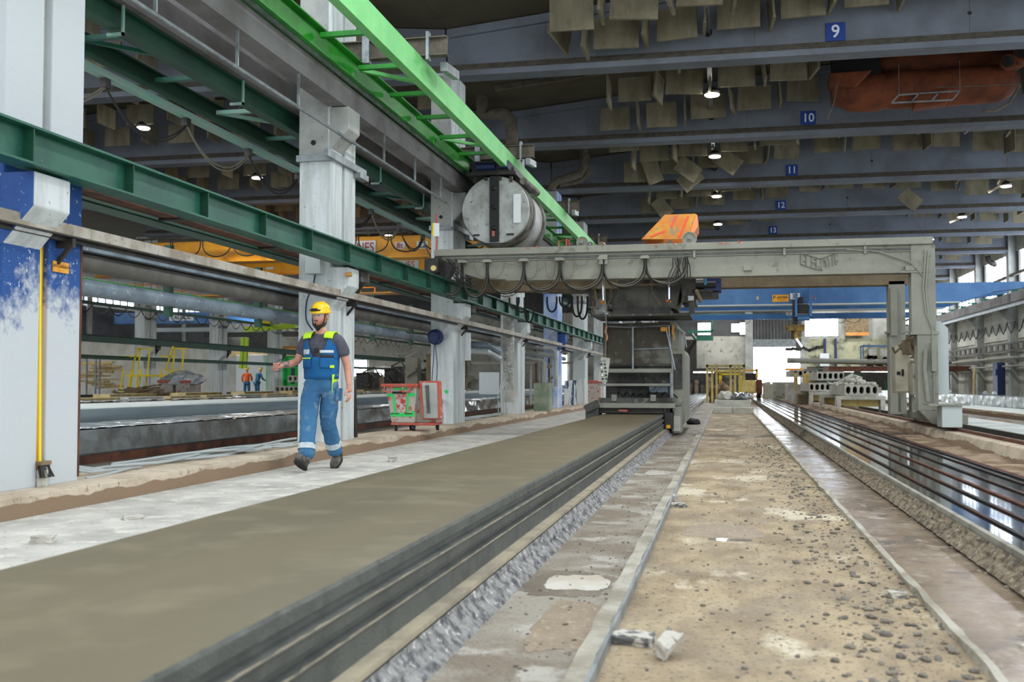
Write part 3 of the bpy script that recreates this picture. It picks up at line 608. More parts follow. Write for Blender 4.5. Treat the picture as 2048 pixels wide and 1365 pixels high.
for i in range(14): tag(B(-6.14,-6.06,8.3+i*2.3,8.38+i*2.3,1.7,2.5).build('pipe_support_post',m_greend),'short dark green post hanging from the far rail beam and carrying the pipes','support post','pipe support posts')
cf=T('festoon_rail',(-22.9,40,3.85),'thin green cable rail with drooping black cables before the second column row','cable rail')
MB().box(-22.95,-22.87,25,84,3.85,3.97).build('rail',m_greend,cf)
for i in range(40): mb=MB().tube(loop((-22.91,28+i*1.1,3.86),(-22.91,29.1+i*1.1,3.86),.32,8),.022,4); mb.build('festoon_cable',m_cable if i%2 else m_cableg,cf)
# ---------------------------------------------------------------- left bay: bed with film-covered slabs
lb=T('casting_bed',(-9,30,0),'rusty-sided casting bed in the left bay under plastic-covered slabs','casting bed')
MB().box(-10.9,-7.2,3,70,.03,.12).build('bed_body',m_rust,lb); MB().box(-7.2,-7.14,3,70,.03,.13).build('side_plate',m_rust,lb)
s1=T('covered_slab',(-7.75,30,.13),'long slab wrapped in dark wet plastic film in the left bay','concrete slab')
MB().box(-8.36,-7.2,3,70,.13,.405).build('slab_body',m_pside,s1)
def film(a,b,c):  # film side hanging over the edge with folds
    mb=MB(); n=420
    def f(u,v):
        y=5+50*u**1.3; s=v; fold=.03*noise.noise(Vector((y*2.2,s*2,4)))+.012*noise.noise(Vector((y*9,s*3,1)))
        if s<.5: return (-8.36+1.18*(s/.5),y,.42+fold*.6)
        return (-7.17+.02+fold,y,.42-(s-.5)/.5*.27)
    return mb.grid(f,n,14)
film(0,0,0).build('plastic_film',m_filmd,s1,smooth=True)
mb=MB().grid(lambda u,v:(-8.34+1.15*v,5+50*u**1.3,.432+.02*noise.noise(Vector((u*300,v*9,1)))),500,10); mb.build('film_top',m_film,s1)
s2=T('concrete_slab',(-9.4,30,.13),'pale long concrete slab stacked behind the film-wrapped slab in the left bay','concrete slab')
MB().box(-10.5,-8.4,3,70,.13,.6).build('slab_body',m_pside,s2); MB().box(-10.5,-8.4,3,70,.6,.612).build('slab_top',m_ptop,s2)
tag(MB().grid(lambda u,v:(-11.25+.6*v,9+40*u,.63+.03*noise.noise(Vector((u*160,v*5,1)))),400,6).build('plastic_film',m_film),'crumpled pale plastic film between the slabs and the timber blocks','plastic film')
tag(B(-13.6,-10.92,3,70,.03,.55).build('storage_plinth',m_bayfloor),'low grey plinth under the timber blocks in the left bay','plinth')
for i in range(24):
    y=9+i*1.55; g2=random.Random(i)
    o=MB().box(-11.7,-11.3,y,y+1.25,.55,.68).build('timber_block',m_wood if i%3 else m_hcs); tag(o,'pale timber beam lying in the row behind the wrapped slab','timber','timber beams in the left bay')
    if i%2: tag(MB().box(-12.9,-12.5,y-.3,y+1.5,.55,.72).build('timber_block',m_wood),'pale timber beam lying in the second row','timber','second row timber beams')
for x,l in ((-16.2,'first'),(-19.5,'second')):
    b_=T('casting_bed',(x,40,0),'%s grey empty casting bed deeper in the left bay'%l,'casting bed'); MB().box(x-.9,x+.9,12,84,.03,.45).build('bed_body',m_bedsteel,b_); MB().box(x+.9,x+.95,12,84,.3,.5).build('edge_rail',m_galv,b_)
# yellow crane over the left bay
yc=T('overhead_crane',(-14.5,33,4.9),'yellow double-girder overhead crane spanning the left bay','crane')
MB().box(-23.1,-6.0,31.6,32.1,4.98,5.64).build('girder',m_yel,yc,bevel=.02); MB().box(-23.1,-6.0,31.5,32.2,4.93,4.98).build('girder_flange',m_yel,yc)
MB().box(-23.1,-6.0,35.0,35.5,4.9,5.5).build('girder',m_yel,yc,bevel=.02)
MB().box(-23.1,-6.0,31.1,31.2,5.66,5.72).build('cable_rail',m_darkg,yc)
for i in range(15):
    x=-22+i*1.07; MB().tube(uloop((x,31.15,5.66),(x+.98,31.15,5.66),.6),.022,5).build('festoon_cable',m_cable,yc,smooth=True)
pn=ay(727,485,31.6); sg=B(pn.x-.75,pn.x+.42,31.57,31.598,5.05,5.5).build('name_panel',m_white,yc); text('lettering','CRANES',.44,(pn.x-.28,31.565,5.27),FACE,m_red,sg,.003,sx=.8)
pn=ay(800,483,31.6); sg=B(pn.x-.15,pn.x+.17,31.57,31.598,5.2,5.43).build('load_panel',m_white,yc); text('lettering','8t',.26,(pn.x+.0,31.565,5.31),FACE,m_red,sg,.003)
pn=ay(845,483,31.6); sg=B(pn.x-.18,pn.x+.18,31.57,31.598,5.2,5.43).build('number_panel',m_white,yc); text('lettering','22',.26,(pn.x,31.565,5.31),FACE,m_black,sg,.003)
pn=ay(805,513,35.0); sg=B(pn.x-.8,pn.x+.6,34.97,34.998,4.96,5.25).build('name_panel',m_white,yc); text('lettering','NES',.3,(pn.x+.2,34.965,5.1),FACE,m_red,sg,.003)
pn=ay(540,521,35.0); B(pn.x-.14,pn.x+.14,34.97,34.998,5.05,5.13).build('label_plate',m_white,yc)
wk=MB()
for i in range(22): wk.box(-22.5+i*.55,-22.46+i*.55,36.4,36.44,4.2,4.75)
wk.box(-22.5,-10.5,36.4,36.44,4.72,4.76).box(-22.5,-10.5,36.4,36.44,4.45,4.48).box(-22.5,-10.5,35.6,36.44,4.18,4.22); wk.build('walkway_railing',m_yel,yc)
# blue crane in the farthest bay
bc=T('overhead_crane',(-33,66,5),'blue overhead crane girder with a white label seen between the second row columns','crane')
MB().box(-42,-24.2,66,66.6,5.05,5.85).build('girder',m_blue,bc,bevel=.02); pn=ay(363,635,66); sg=B(pn.x-.9,pn.x+.9,65.96,65.998,5.25,5.7).build('label_panel',m_white,bc); text('lettering','ALGOL',.4,(pn.x+.1,65.95,5.47),FACE,m_dark,sg,.004)
MB().box(-42,-24.2,70,70.4,4.7,5.0).build('girder',m_lightbox,bc)
tag(MB().box(-33,-24,62,62.3,3.9,4.2).box(-30,-28,61.9,62.2,3.2,3.9).box(-28.5,-25,61.95,62.2,5.0,5.6).build('crane_cab',m_dark),'dark crane operator cab with frames under the far blue girder','crane cab')
# far wall ducts etc in left bay
for z,lab_ in ((3.4,'upper'),(2.6,'lower')): tag(MB().tube([(-43,30,z),(-43,84,z)],.25,10).build('pipe',m_pipedark,smooth=True),'%s dark pipe along the far left wall'%lab_,'pipe')
# ---------------------------------------------------------------- gantry crane
ga=T('gantry_crane',(-.9,19.6,.24),'large cement-dusted semi-gantry crane spanning both beds with a leg on the right kerb','gantry crane')
GY=18.1
MB().box(-5.12,3.36,GY-.05,GY+.3,3.24,3.36).build('top_flange',m_gantry,ga,bevel=.008)
MB().prism([(-5.0,3.24),(-5.0,3.05),(-4.3,2.83),(-3.7,2.8),(3.3,2.8),(3.3,3.24)],'y',GY+.03,GY+.26).build('girder',m_gantry,ga)
MB().box(-3.8,3.3,GY-.02,GY+.3,2.775,2.8).build('bottom_flange',m_gantry,ga)
GY2=20.8
MB().box(-5.1,3.42,GY2,GY2+.35,2.82,3.3).build('girder',m_gantryb,ga,bevel=.01)
MB().prism([(-3.9,2.9),(-3.3,2.68),(-1.9,2.66),(-1.9,2.9)],'y',18.75,19.9).build('drip_trough',m_gantryb,ga)
for i,dz in enumerate((3.2,3.17,3.14)): MB().tube([(-4.9,GY+.01,dz),(0,GY+.01,dz),(3.2,GY+.01,dz)],.011,6).build('conduit',m_galv if i%2 else m_gantry,ga)
for x in (-.5,1.0,2.3): MB().box(x-.02,x+.02,GY-.03,GY+.03,3.11,3.23).build('conduit_clamp',m_gantry,ga)
for px in (1495,1820): q=ay(px,537,GY); MB().box(q.x-.07,q.x+.07,GY-.02,GY+.03,q.z-.04,q.z+.04).build('junction_box',m_gantry,ga,bevel=.005)
# raised logo of the girder, line letters
lg=MB(); q=lambda x,y:ay(x,y,GY+.02)
def seg(x0,y0,x1,y1): a,b=q(1540+x0/10.24,480+y0/10.24),q(1540+x1/10.24,480+y1/10.24); lg.bar(a,b,.012,.012)
for s_ in ((620,265,1025,395),(1025,395,1300,295),(1330,290,1420,255),(620,500,960,615),(960,615,1080,625),(625,270,628,500),(628,500,690,520),(735,310,735,540),(680,315,735,330),(680,440,735,455),(845,345,845,570),(845,460,930,475),(845,570,930,595),(945,385,945,600),(890,395,945,405),(890,505,945,515),(1000,530,1015,615),(1050,400,1030,500),(1050,530,1050,610),(1105,380,1105,560),(1150,400,1120,470),(1145,450,1155,570),(1180,365,1205,440),(1205,440,1205,555),(1275,310,1275,535),(1325,290,1335,500),(1380,300,1385,330),(1380,420,1380,465),(1335,500,1360,500)): seg(*s_)
lg.build('raised_logo',M('logo_line',(104,104,92),.8),ga)
# red paint marks on the flange
mb=MB()
for px,py in ((1055,497),(1075,494),(1312,492),(1350,489),(1442,487),(1455,487),(1480,486),(1480,484)):
    w=ay(px,py,GY-.05); mb.obox((w.x,GY-.052,w.z),(.07,.004,.018),(0,R(20),0))
mb.build('red_paint_marks',m_red,ga)
# legs on the right
MB().box(3.02,3.4,GY,GY+.3,1.75,3.24).build('leg',m_gantry,ga,bevel=.01)
MB().box(3.1,3.42,GY,GY+.3,.5,1.75).build('leg',m_gantry,ga,bevel=.01); MB().box(3.0,3.44,GY-.02,GY+.32,1.75,1.8).build('leg_flange',m_gantry,ga)
MB().prism([(3.12,.5),(3.42,.5),(3.62,.3),(3.5,.24),(3.3,.3)],'y',GY,GY+.3).build('leg_foot',m_gantry,ga)
MB().box(3.06,3.36,GY2,GY2+.3,.36,2.9).build('leg',m_gantry,ga,bevel=.01); MB().box(3.02,3.4,GY2-.02,GY2+.32,1.9,1.94).build('leg_flange',m_gantry,ga)
MB().box(3.42,3.78,17.7,21.6,.3,.44).build('end_truck',m_gantry,ga,bevel=.01)
for y in (17.95,21.2): MB().lathe([(.14,-.04),(.14,-.03),(.12,-.03),(.12,.03),(.14,.03),(.14,.04)],(3.6,y,.38),(1,0,0),20).build('wheel',m_dark,ga,smooth=True)
bxq=MB().box(3.32,3.62,17.35,17.75,.26,.6); bxq.build('buffer_box',m_lightbox,ga,bevel=.01); MB().box(3.12,3.72,17.3,17.8,.6,.625).build('buffer_lid',m_gantry,ga)
pc=T('side_guard_panel',(3.45,18.0,.75),'tall white panel with a clipped top corner beside the near gantry leg','panel')
MB().prism([(3.43,.76),(3.43,1.98),(3.5,1.98),(3.62,1.86),(3.62,.76)],'y',18.3,18.36).build('panel',m_lightbox,pc)
m_cab=M('dusty_cabinet',(184,178,158),.7,c2=(160,152,130),s=2.5)
cb=T('control_cabinet',(3.2,20,.8),'tall dusty beige control cabinet between the gantry legs, left of two','cabinet'); MB().box(2.98,3.22,19.6,20.0,.78,1.62).build('cabinet_body',m_cab,cb,bevel=.01)
MB().box(3.0,3.06,19.57,19.6,1.1,1.16).box(3.08,3.12,19.57,19.6,1.08,1.2).build('handle',m_black,cb); MB().box(2.985,3.215,19.585,19.6,.8,1.6).build('door',m_cab,cb,bevel=.006)
cb=T('control_cabinet',(3.4,19.6,.75),'dusty beige control cabinet between the gantry legs, right of two','cabinet'); MB().box(3.16,3.36,19.0,19.4,.74,1.3).build('cabinet_body',m_cab,cb,bevel=.01); MB().box(3.17,3.35,18.98,19.0,.76,1.28).build('door',m_cab,cb); MB().box(3.18,3.24,18.95,18.98,1.05,1.1).build('lock',m_galv,cb)
for x in (3.02,3.2,3.34): MB().box(x,x+.05,19.3,19.6,.44,.78).build('cabinet_support',m_gantry,ga)
hm=MB(); g=random.Random(5)
for i in range(7):
    a=Vector((3.02+g.random()*.34,18.5+g.random()*1.2,1.5+.25*g.random())); hm.tube([a,a+Vector((g.uniform(-.1,.1),-.1,.1)),a+Vector((g.uniform(-.2,.2),-.2,-.05)),a+Vector((g.uniform(-.2,.2),-.25,g.uniform(-.3,.1)))],.022,6)
hm.box(3.05,3.35,18.9,19.3,1.45,1.7); hm.box(3.15,3.3,18.6,18.8,1.55,1.75); hm.build('hydraulic_valves',m_gantryb,ga)
mb=MB().tube([(3.25,GY-.03,3.15),(3.2,GY-.03,2.5),(3.24,GY-.03,2.1),(3.33,GY-.03,1.85),(3.34,GY-.03,1.5),(3.34,GY-.03,.6)],.014,6).tube([(3.29,GY-.03,3.12),(3.24,GY-.03,2.5),(3.28,GY-.03,2.0),(3.36,GY-.03,1.85)],.014,6); mb.build('leg_conduit',m_gantry,ga,smooth=True)
MB().tube([(2.0,GY-.02,3.18),(2.5,GY-.02,3.14),(3.0,GY-.02,2.95),(3.22,GY-.02,2.7)],.012,6).build('leg_conduit',m_gantry,ga)
MB().tube([(3.22,GY-.06,1.5),(3.2,GY-.06,1.2),(3.24,GY-.07,.65)],.035,8).build('corrugated_hose',m_gantry,ga,smooth=True); MB().box(3.3,3.38,GY-.12,GY-.02,1.15,1.62).build('side_box',m_gantry,ga)
MB().box(3.08,3.2,GY2-.1,GY2,1.85,2.75).build('hose_guard',m_gantry,ga)
# left end of the gantry: drive and tangle on the green rail
dv=MB().box(-5.2,-4.95,17.7,18.0,2.9,3.16).obox((-4.95,18.0,3.0),(.4,.25,.3),(0,R(30),0)); dv.build('drive_unit',m_dark,ga,bevel=.01)
MB().lathe([(.05,0),(.05,.03)],(-5.02,17.69,2.98),(0,-1,0),12).build('drive_lamp',m_yel2,ga)
mb=MB(); g=random.Random(9)
for i in range(14):
    a=Vector((-5.1+g.random()*.5,17.8+g.random()*.5,3.2-g.random()*.1)); mb.tube([a,a+Vector((g.uniform(-.1,.15),-.05,-.15)),a+Vector((g.uniform(0,.3),-.05,-.35)),a+Vector((g.uniform(.1,.45),0,-.45))],.009,5)
mb.build('cable_tangle',m_cable,ga)
# festoon of cables under the top flange
pxs=[880,925,975,1048,1120,1205,1290,1372]
for i in range(len(pxs)-1):
    a=ay(pxs[i],512,GY-.06); b=ay(pxs[i+1],512,GY-.06); a.z=b.z=3.17
    sd=MB().prism([(a.x-.09,3.1),(a.x-.06,3.15),(a.x+.06,3.15),(a.x+.09,3.1)],'y',GY-.14,GY-.02); sd.build('cable_saddle',m_gantry,ga)
    L=[.56,.6,.54,.5,.5,.46,.42][i]
    for j in range(6): MB().tube(uloop((a.x-.02+.012*j,GY-.07-.012*j,3.12),(b.x-.03+.012*j,GY-.07-.012*j,3.12),L+.025*j*(1-j%2*.6)),.0075,5).build('festoon_cable',m_cable if j%3 else m_cableg,ga,smooth=True)
for x0_,x1_,s_ in ((950,1008,.35),(1008,1040,.1),(1045,1075,.36),(1092,1110,.36),(1125,1148,.38),(1150,1175,.16)):
    a=ay(x0_,512,GY-.05); b=ay(x1_,512,GY-.05); MB().tube(uloop((a.x,GY-.05,3.16),(b.x,GY-.05,3.16),s_),.006,5).build('festoon_cable',m_cableg,ga,smooth=True)
for j,(px,sg_) in enumerate(((1060,.5),(1075,.25),(1105,.3),(1130,.2),(1155,.4),(1166,.45),(1135,.3),(1030,.22),(1045,.3))):
    a=ay(px,590,GY+2.3); MB().tube(uloop((a.x-.09,GY+2.2,2.66),(a.x+.1,GY+2.2,2.66),sg_),.02,5).build('festoon_cable',m_cable,ga,smooth=True)
MB().tube(loop((-.78,GY-.05,3.1),(-.75,GY-.05,2.9),.1),.008,5).build('festoon_cable',m_cable,ga)
mb=MB()
for i in range(9): x=-.86+.03*i; mb.tube([(x,GY-.08,3.1),(x+.05*math.sin(i),GY-.1,2.95),(x-.1+.02*i,GY-.1,2.72),(x-.05,GY-.05,2.6)],.009,5)
mb.build('hanging_hoses',m_cable,ga,smooth=True)
# ---------------------------------------------------------------- hopper unit hanging below the gantry
hp=T('dosing_hopper',(-1.5,19.6,2.15),'dark dirty concrete hopper unit hanging under the gantry above the extruder','hopper')
MB().prism([(-2.15,2.92),(-.78,2.92),(-.78,2.62),(-.85,2.3),(-2.1,2.3),(-2.15,2.62)],'y',19.0,20.4).build('hopper_body',m_darkg,hp,bevel=.01)
MB().box(-2.12,-.8,18.97,19.0,2.72,2.76).build('rib',m_gantryb,hp)
MB().box(-2.38,-.6,18.8,20.5,2.17,2.2).build('base_tray',m_darkg,hp); MB().box(-2.38,-.6,18.78,18.8,2.16,2.2).build('tray_lip',m_darkg,hp)
MB().box(-2.0,-.95,18.95,20.2,2.2,2.32).build('slide_gate',m_dark,hp)
for x,n in ((-2.16,0),(-1.0,1)):
    a=ay(1206 if not n else 1338,560,18.75); MB().tube([(a.x,18.75,2.92),(a.x,18.75,2.45)],.022,12).build('piston_rod',m_chrome,hp,smooth=True)
    MB().tube([(a.x,18.75,2.98),(a.x,18.75,2.9)],.03,10).build('cylinder_end',m_dark,hp); MB().rock((a.x-.03,18.75,2.42),.08,random.Random(n),1).rock((a.x+.02,18.75,2.4),.05,random.Random(n+3),1).build('orange_clevis',m_orange,hp)
def chain(pts,par,r=.009,step=.05,mat=None,name='chain'):
    mb=MB(); pts=[Vector(p) for p in pts]; acc=0; i=0
    for a,b in zip(pts[:-1],pts[1:]):
        d=b-a; n=max(1,int(d.length/step))
        for t in range(n):
            c=a+d*(t+.5)/n; q=Vector((0,0,1)).rotation_difference(d.normalized()); sgn=i%2; i+=1
            ring=[]
            for u in range(7):
                an=2*PI*u/6; v=Vector((math.cos(an)*.016*(1-sgn),math.cos(an)*.016*sgn,math.sin(an)*step*.62)); ring.append(c+q@v)
            mb.tube(ring,r*.6,4,False)
    return mb.build(name,mat or m_gantryb,par)
chain([(-.95,18.72,2.38),(-.86,18.72,2.27),(-.76,18.72,2.32),(-.68,18.72,2.62)],hp); chain([(-1.3,18.9,2.9),(-1.28,18.9,2.6),(-1.12,18.8,2.36)],hp)
chain([(-2.35,18.8,2.75),(-2.32,18.8,2.5),(-2.36,18.8,2.22)],hp,r=.014); chain([(-2.3,18.75,2.72),(-2.27,18.75,2.4),(-2.33,18.8,2.2)],hp,r=.014); chain([(-2.02,18.75,2.75),(-2.0,18.75,2.5),(-2.1,18.75,2.3)],hp)
MB().box(-2.48,-2.3,18.9,19.3,2.6,2.95).box(-2.42,-2.3,18.8,18.9,2.35,2.6).build('left_bracket',m_dark,hp)
MB().box(-.75,-.5,18.9,20.2,2.4,2.9).box(-.62,-.52,18.75,18.9,2.2,2.5).build('right_bracket',m_dark,hp)
MB().tube([(-.6,19.1,2.72),(-.15,19.1,2.72)],.12,14).build('motor',m_black,hp,smooth=True); MB().box(-.36,-.05,19.0,19.5,2.6,2.92).build('motor_box',m_blued,hp,bevel=.01); MB().box(-.6,-.1,18.95,19.6,2.5,2.58).box(-.55,-.2,18.9,19.5,2.58,2.63).build('motor_base',m_dark,hp)
MB().tube([(-.5,18.85,2.62),(-.4,18.85,2.4)],.035,8).build('hose_end',m_gantryb,hp,smooth=True); MB().tube([(-.48,18.9,2.85),(-.38,18.85,2.87),(-.33,18.85,2.8),(-.33,18.85,2.7)],.025,8).build('grey_blue_hose',M('blue_hose',(60,130,170),.5),hp,smooth=True)
MB().box(-.63,-.53,18.72,18.78,2.42,2.5).build('sensor_box',m_lightbox,hp)
# ---------------------------------------------------------------- extruder
ex=T('extruder_machine',(-1.6,20.8,.39),'dirty extruder with wet hopper tank and handrails at the end of the fresh slab','extruder')
m_body=m_darkg
MB().prism([(-2.2,1.3),(-2.18,2.08),(-1.0,2.1),(-.96,1.3)],'y',19.75,21.2).build('hopper_tank',m_tank,ex,bevel=.01)
MB().box(-2.24,-1.0,19.73,19.77,1.27,1.32).build('tank_rib',m_body,ex); MB().box(-2.26,-2.19,19.7,21.2,1.2,2.1).build('tank_flange',m_body,ex)
MB().box(-2.22,-.98,19.8,22.6,.5,1.3).build('machine_body',m_darkg,ex,bevel=.01)
MB().box(-2.0,-1.5,19.74,19.8,.85,1.0).build('dark_opening',m_black,ex); MB().box(-1.4,-1.05,19.74,19.8,.78,.92).build('grey_cover',m_pipe,ex)
for z,x0,x1 in ((1.18,-2.24,-.95),(.93,-2.3,-.98)): MB().box(x0,x1,19.45,19.7,z-.025,z+.012).build('step_plate',m_darkg,ex)
MB().box(-2.3,-.95,19.42,19.46,1.15,1.22).build('step_edge',m_gantry,ex); MB().box(-2.3,-.98,19.42,19.46,.9,.945).build('step_edge',m_gantry,ex)
MB().box(-2.36,-.88,19.0,19.5,.56,.585).build('tread_platform',m_galv,ex); MB().box(-2.36,-.88,18.97,19.0,.5,.59).build('platform_edge',m_gantry,ex,bevel=.01)
MB().box(-2.3,-.95,19.4,19.46,.585,.68).build('toe_board',m_body,ex)
MB().box(-2.28,-.98,19.1,20.2,.4,.52).build('nozzle_box',m_dark,ex); MB().box(-1.9,-1.74,18.99,19.08,.42,.47).build('red_part',m_red,ex)
MB().tube([(-2.15,18.99,.44),(-1.6,18.99,.42),(-1.1,18.99,.43)],.012,6).build('drive_shaft',m_chrome,ex)
MB().box(-2.5,-2.26,18.95,19.5,.25,.52).obox((-2.38,18.95,.53),(.26,.2,.14),(0,R(-25),0)).build('track_wheel_guard',m_darkg,ex,bevel=.01)
for x in (-2.02,-1.3): MB().box(x-.05,x+.05,19.36,19.42,.62,.74).lathe([(.02,0),(.02,.02)],(x,19.36,.68),(0,-1,0),10).build('lug',m_gantry,ex,bevel=.006)
hr=MB(); rp=[(-2.15,19.55,2.02),(-1.75,19.5,2.0),(-.98,19.5,2.02)]
hr.tube(rp,.018,8).tube([(-1.68,19.5,2.0),(-1.68,19.5,1.2)],.02,8).tube([(-1.02,19.5,2.02),(-.95,19.5,1.2)],.018,8).tube([(-1.06,19.45,1.95),(-.9,19.4,1.2)],.015,8).tube([(-1.66,19.5,1.58),(-.95,19.5,1.6)],.018,8)
hr.build('handrail',m_galv,ex,smooth=True)
for x in (-2.17,-.93): MB().tube([(x,19.5,2.02),(x-.015,19.48,1.92),(x+.01,19.48,1.82),(x,19.5,1.76)],.022,7).build('orange_sling',m_orangep if x<-1 else m_orange,ex,smooth=True)
bt=MB().box(-1.16,-1.04,19.42,19.5,1.91,1.99).build('emergency_button_box',m_orange,ex,bevel=.006)
chain([(-2.2,19.5,1.5),(-2.19,19.5,1.35)],ex,r=.02)
MB().tube([(-.97,19.5,1.2),(-.97,19.5,.62)],.035,8).build('stair_post',m_galv,ex)
MB().prism([(-.98,.55),(-.98,2.08),(-.9,2.1),(-.82,1.95),(-.86,1.62),(-.78,1.6),(-.74,1.5),(-.74,.2),(-.84,.12)],'y',19.75,22.8).build('side_panel',m_gantry,ex,bevel=.01)
MB().box(-.96,-.78,19.7,19.76,.85,1.5).build('side_door',m_darkg,ex,bevel=.01); MB().tube([(-.78,19.7,1.65),(-.8,19.7,1.95),(-.86,19.7,2.0)],.012,6).tube([(-.7,19.7,1.62),(-.72,19.7,1.8),(-.82,19.7,1.98)],.014,6).build('grab_rail',m_galv,ex,smooth=True)
MB().obox((-.78,19.6,1.93),(.2,.08,.03),(0,R(38),0)).build('flap',m_galv,ex)
MB().lathe([(.09,0),(.09,.08),(.06,.1)],(-.88,19.7,.62),(0,-1,0),20).build('gear_cover',m_gantry,ex,smooth=True)
MB().box(-.92,-.78,19.2,20.0,.05,.52).build('wheel_leg',m_gantry,ex,bevel=.01); MB().box(-.92,-.8,19.18,19.2,.08,.36).build('perforated_plate',m_hcs,ex)
MB().box(-1.075,-.93,19.0,19.4,.13,.42).box(-1.07,-1.05,18.98,19.0,.13,.5).build('side_shoe',m_dark,ex); MB().box(-1.04,-.97,18.96,19.0,.14,.2).build('yellow_foot',m_yel,ex)
mb=MB(); g=random.Random(2)
for i in range(8):
    x=-2.0+i*.14; mb.tube([(x,19.6,.72),(x+.06,19.55,.76+.04*g.random()),(x+.16,19.5,.68)],.014,5)
mb.build('hydraulic_hoses',m_black,ex,smooth=True)
# pendant control hanging from the gantry
pd=T('pendant_control',(-2.3,18.4,1.1),'grey pendant control box with rows of buttons hanging on a long cable beside the extruder','control pendant')
ct_=ay(1208,740,18.3); mbx=MB().obox((ct_.x,18.3,ct_.z),(.16,.08,.43),(0,R(8),0)).build('button_box',m_hcs,pd,bevel=.008)
for r_ in range(6):
    for c_ in range(2):
        x=ct_.x-.032+.064*c_+.02*(2.5-r_)*-.3; z=ct_.z+.16-.064*r_; MB().lathe([(.02,0),(.02,.015),(.012,.022)],(x,18.26,z),(0,-1,0),8).build('button',[m_chrome,m_dark,m_darkg,m_green][(r_*2+c_)%4] if r_ else m_galv,mbx)
tp=ay(1206,512,18.05); MB().tube([(tp.x,18.05,3.1),(tp.x+.02,18.12,2.5),(tp.x+.04,18.2,1.9),(ct_.x+.02,18.3,ct_.z+.2)],.011,6).build('pendant_cable',m_cableg,pd,smooth=True)
MB().box(tp.x-.06,tp.x+.08,17.98,18.05,3.02,3.18).build('cable_holder',m_gantry,pd)
# ---------------------------------------------------------------- things on top of the gantry
sk=T('tipping_skip',(-1.0,18.6,3.4),'orange and yellow worn chute bucket sitting on top of the gantry','bucket')
P0=[ay(x,y,18.6) for x,y in ((1283,479),(1330,430),(1391,428),(1375,479))]; pl=[(p.x,max(p.z,3.37)) for p in P0]
MB().prism(pl,'y',18.58,18.6).build('side_plate',m_orange,sk); MB().prism(pl,'y',19.5,19.52).build('side_plate',m_orange,sk)
MB().prism([pl[2],(pl[2][0]+.03,pl[2][1]-.02),(pl[2][0]+.04,pl[2][1]-.22),(pl[3][0]+.05,pl[3][1]),pl[3]],'y',18.6,19.5).build('end_plate',m_orangep,sk)
MB().add([(pl[0][0],18.6,pl[0][1]),(pl[1][0],18.6,pl[1][1]),(pl[1][0],19.5,pl[1][1]),(pl[0][0],19.5,pl[0][1])],[(0,1,2,3)]).build('front_plate',m_orange,sk)
mb=MB()
for a,b in (((1352,432),(1342,455)),((1377,432),(1358,475)),((1330,462),(1300,474))):
    A=ay(*a,18.57); B_=ay(*b,18.57); mb.bar((A.x,18.575,A.z),(B_.x,18.575,B_.z),.004,.035)
mb.build('red_spray_streaks',M('red_spray',(240,90,60),.6),sk)
tf=T('trolley',(-1.3,18.8,3.36),'low dusty wheeled trolley on top of the gantry beside the orange bucket','trolley'); a=ay(1190,483,18.5).x; b=ay(1380,479,18.5).x
for px,py,r in ((1379,481,.125),(1165,487,.105),(1181,482,.05)):
    q_=ay(px,py,18.25); w=MB().lathe([(r*.35,-.05),(r*.35,-.02),(r*.8,-.02),(r*.85,-.045),(r,-.045),(r,.045),(0,.045)],(q_.x,18.25,3.365+r*.72),(0,1,0),28).build('wheel',m_gantry,tf,smooth=True); MB().lathe([(.03,0),(.02,.03)],(q_.x,18.2,3.365+r*.72),(0,-1,0),12).build('hub',m_galv,w,smooth=True)
MB().box(a,b,18.5,18.56,3.37,3.41).box(a,b,19.5,19.56,3.37,3.41).build('rail',m_gantryb,tf)
for px in (1203,1340): x=ay(px,480,18.45).x; MB().prism([(x-.09,3.37),(x-.02,3.47),(x+.02,3.47),(x+.09,3.37)],'y',18.42,18.5).build('axle_bracket',m_gantryb,tf)
rr=T('red_railing',(-3.2,19,3.36),'small red tubular railing on the gantry under the green track','railing'); A=ay(1117,463,18.9); B_=ay(1138,462,18.9)
MB().tube([(A.x,18.9,3.36),(A.x,18.9,3.56),(B_.x,18.9,3.59),(B_.x,18.9,3.36)],.016,6).tube([(B_.x-.05,18.9,3.36),(B_.x-.05,18.9,3.6),(B_.x-.08,19.4,3.6)],.016,6).build('rails',m_red,rr)
rp_=T('red_pole',(-5.1,18.3,3.36),'thin red pole with a white and yellow plate at the gantry left end','pole'); A=ay(873,490,18.1); MB().tube([(A.x,18.1,3.3),(A.x+.01,18.1,3.65),(A.x-.005,18.1,4.02)],.02,8).build('pole',m_red,rp_,smooth=True); MB().obox((A.x,18.06,3.72),(.12,.015,.24),(0,0,R(15))).build('plate',m_white,rp_); MB().obox((A.x-.05,18.04,3.72),(.03,.02,.24),(0,0,R(-30))).build('yellow_plate',m_brightyel,rp_)
# ---------------------------------------------------------------- flying bucket drum
dr=T('concrete_drum',(-4.2,20,3.55),'big scratched steel drum bucket hanging from the green track above the gantry','drum')
dc=(-4.2,19.0,4.2); Rd=.645
MB().lathe([(.0,0),(Rd-.01,0),(Rd,.02),(Rd,.12)],dc,(0,1,0),48).build('front_cover',m_drum,dr,smooth=True)
MB().lathe([(Rd+.01,.1),(Rd+.02,.12),(Rd+.02,.35),(Rd-.01,.36),(Rd-.01,.45),(Rd+.02,.46),(Rd+.02,.62),(Rd-.01,.63)],dc,(0,1,0),48).build('dark_band',m_drumband,dr,smooth=True)
MB().lathe([(Rd-.01,.62),(Rd-.01,1.5)],dc,(0,1,0),48).build('shell',m_drum,dr,smooth=True); MB().lathe([(Rd-.01,1.5),(Rd+.03,1.52),(Rd+.03,1.75),(Rd-.02,1.78),(Rd-.3,2.0),(0,2.02)],dc,(0,1,0),48).build('rear_band',m_drumband,dr,smooth=True)
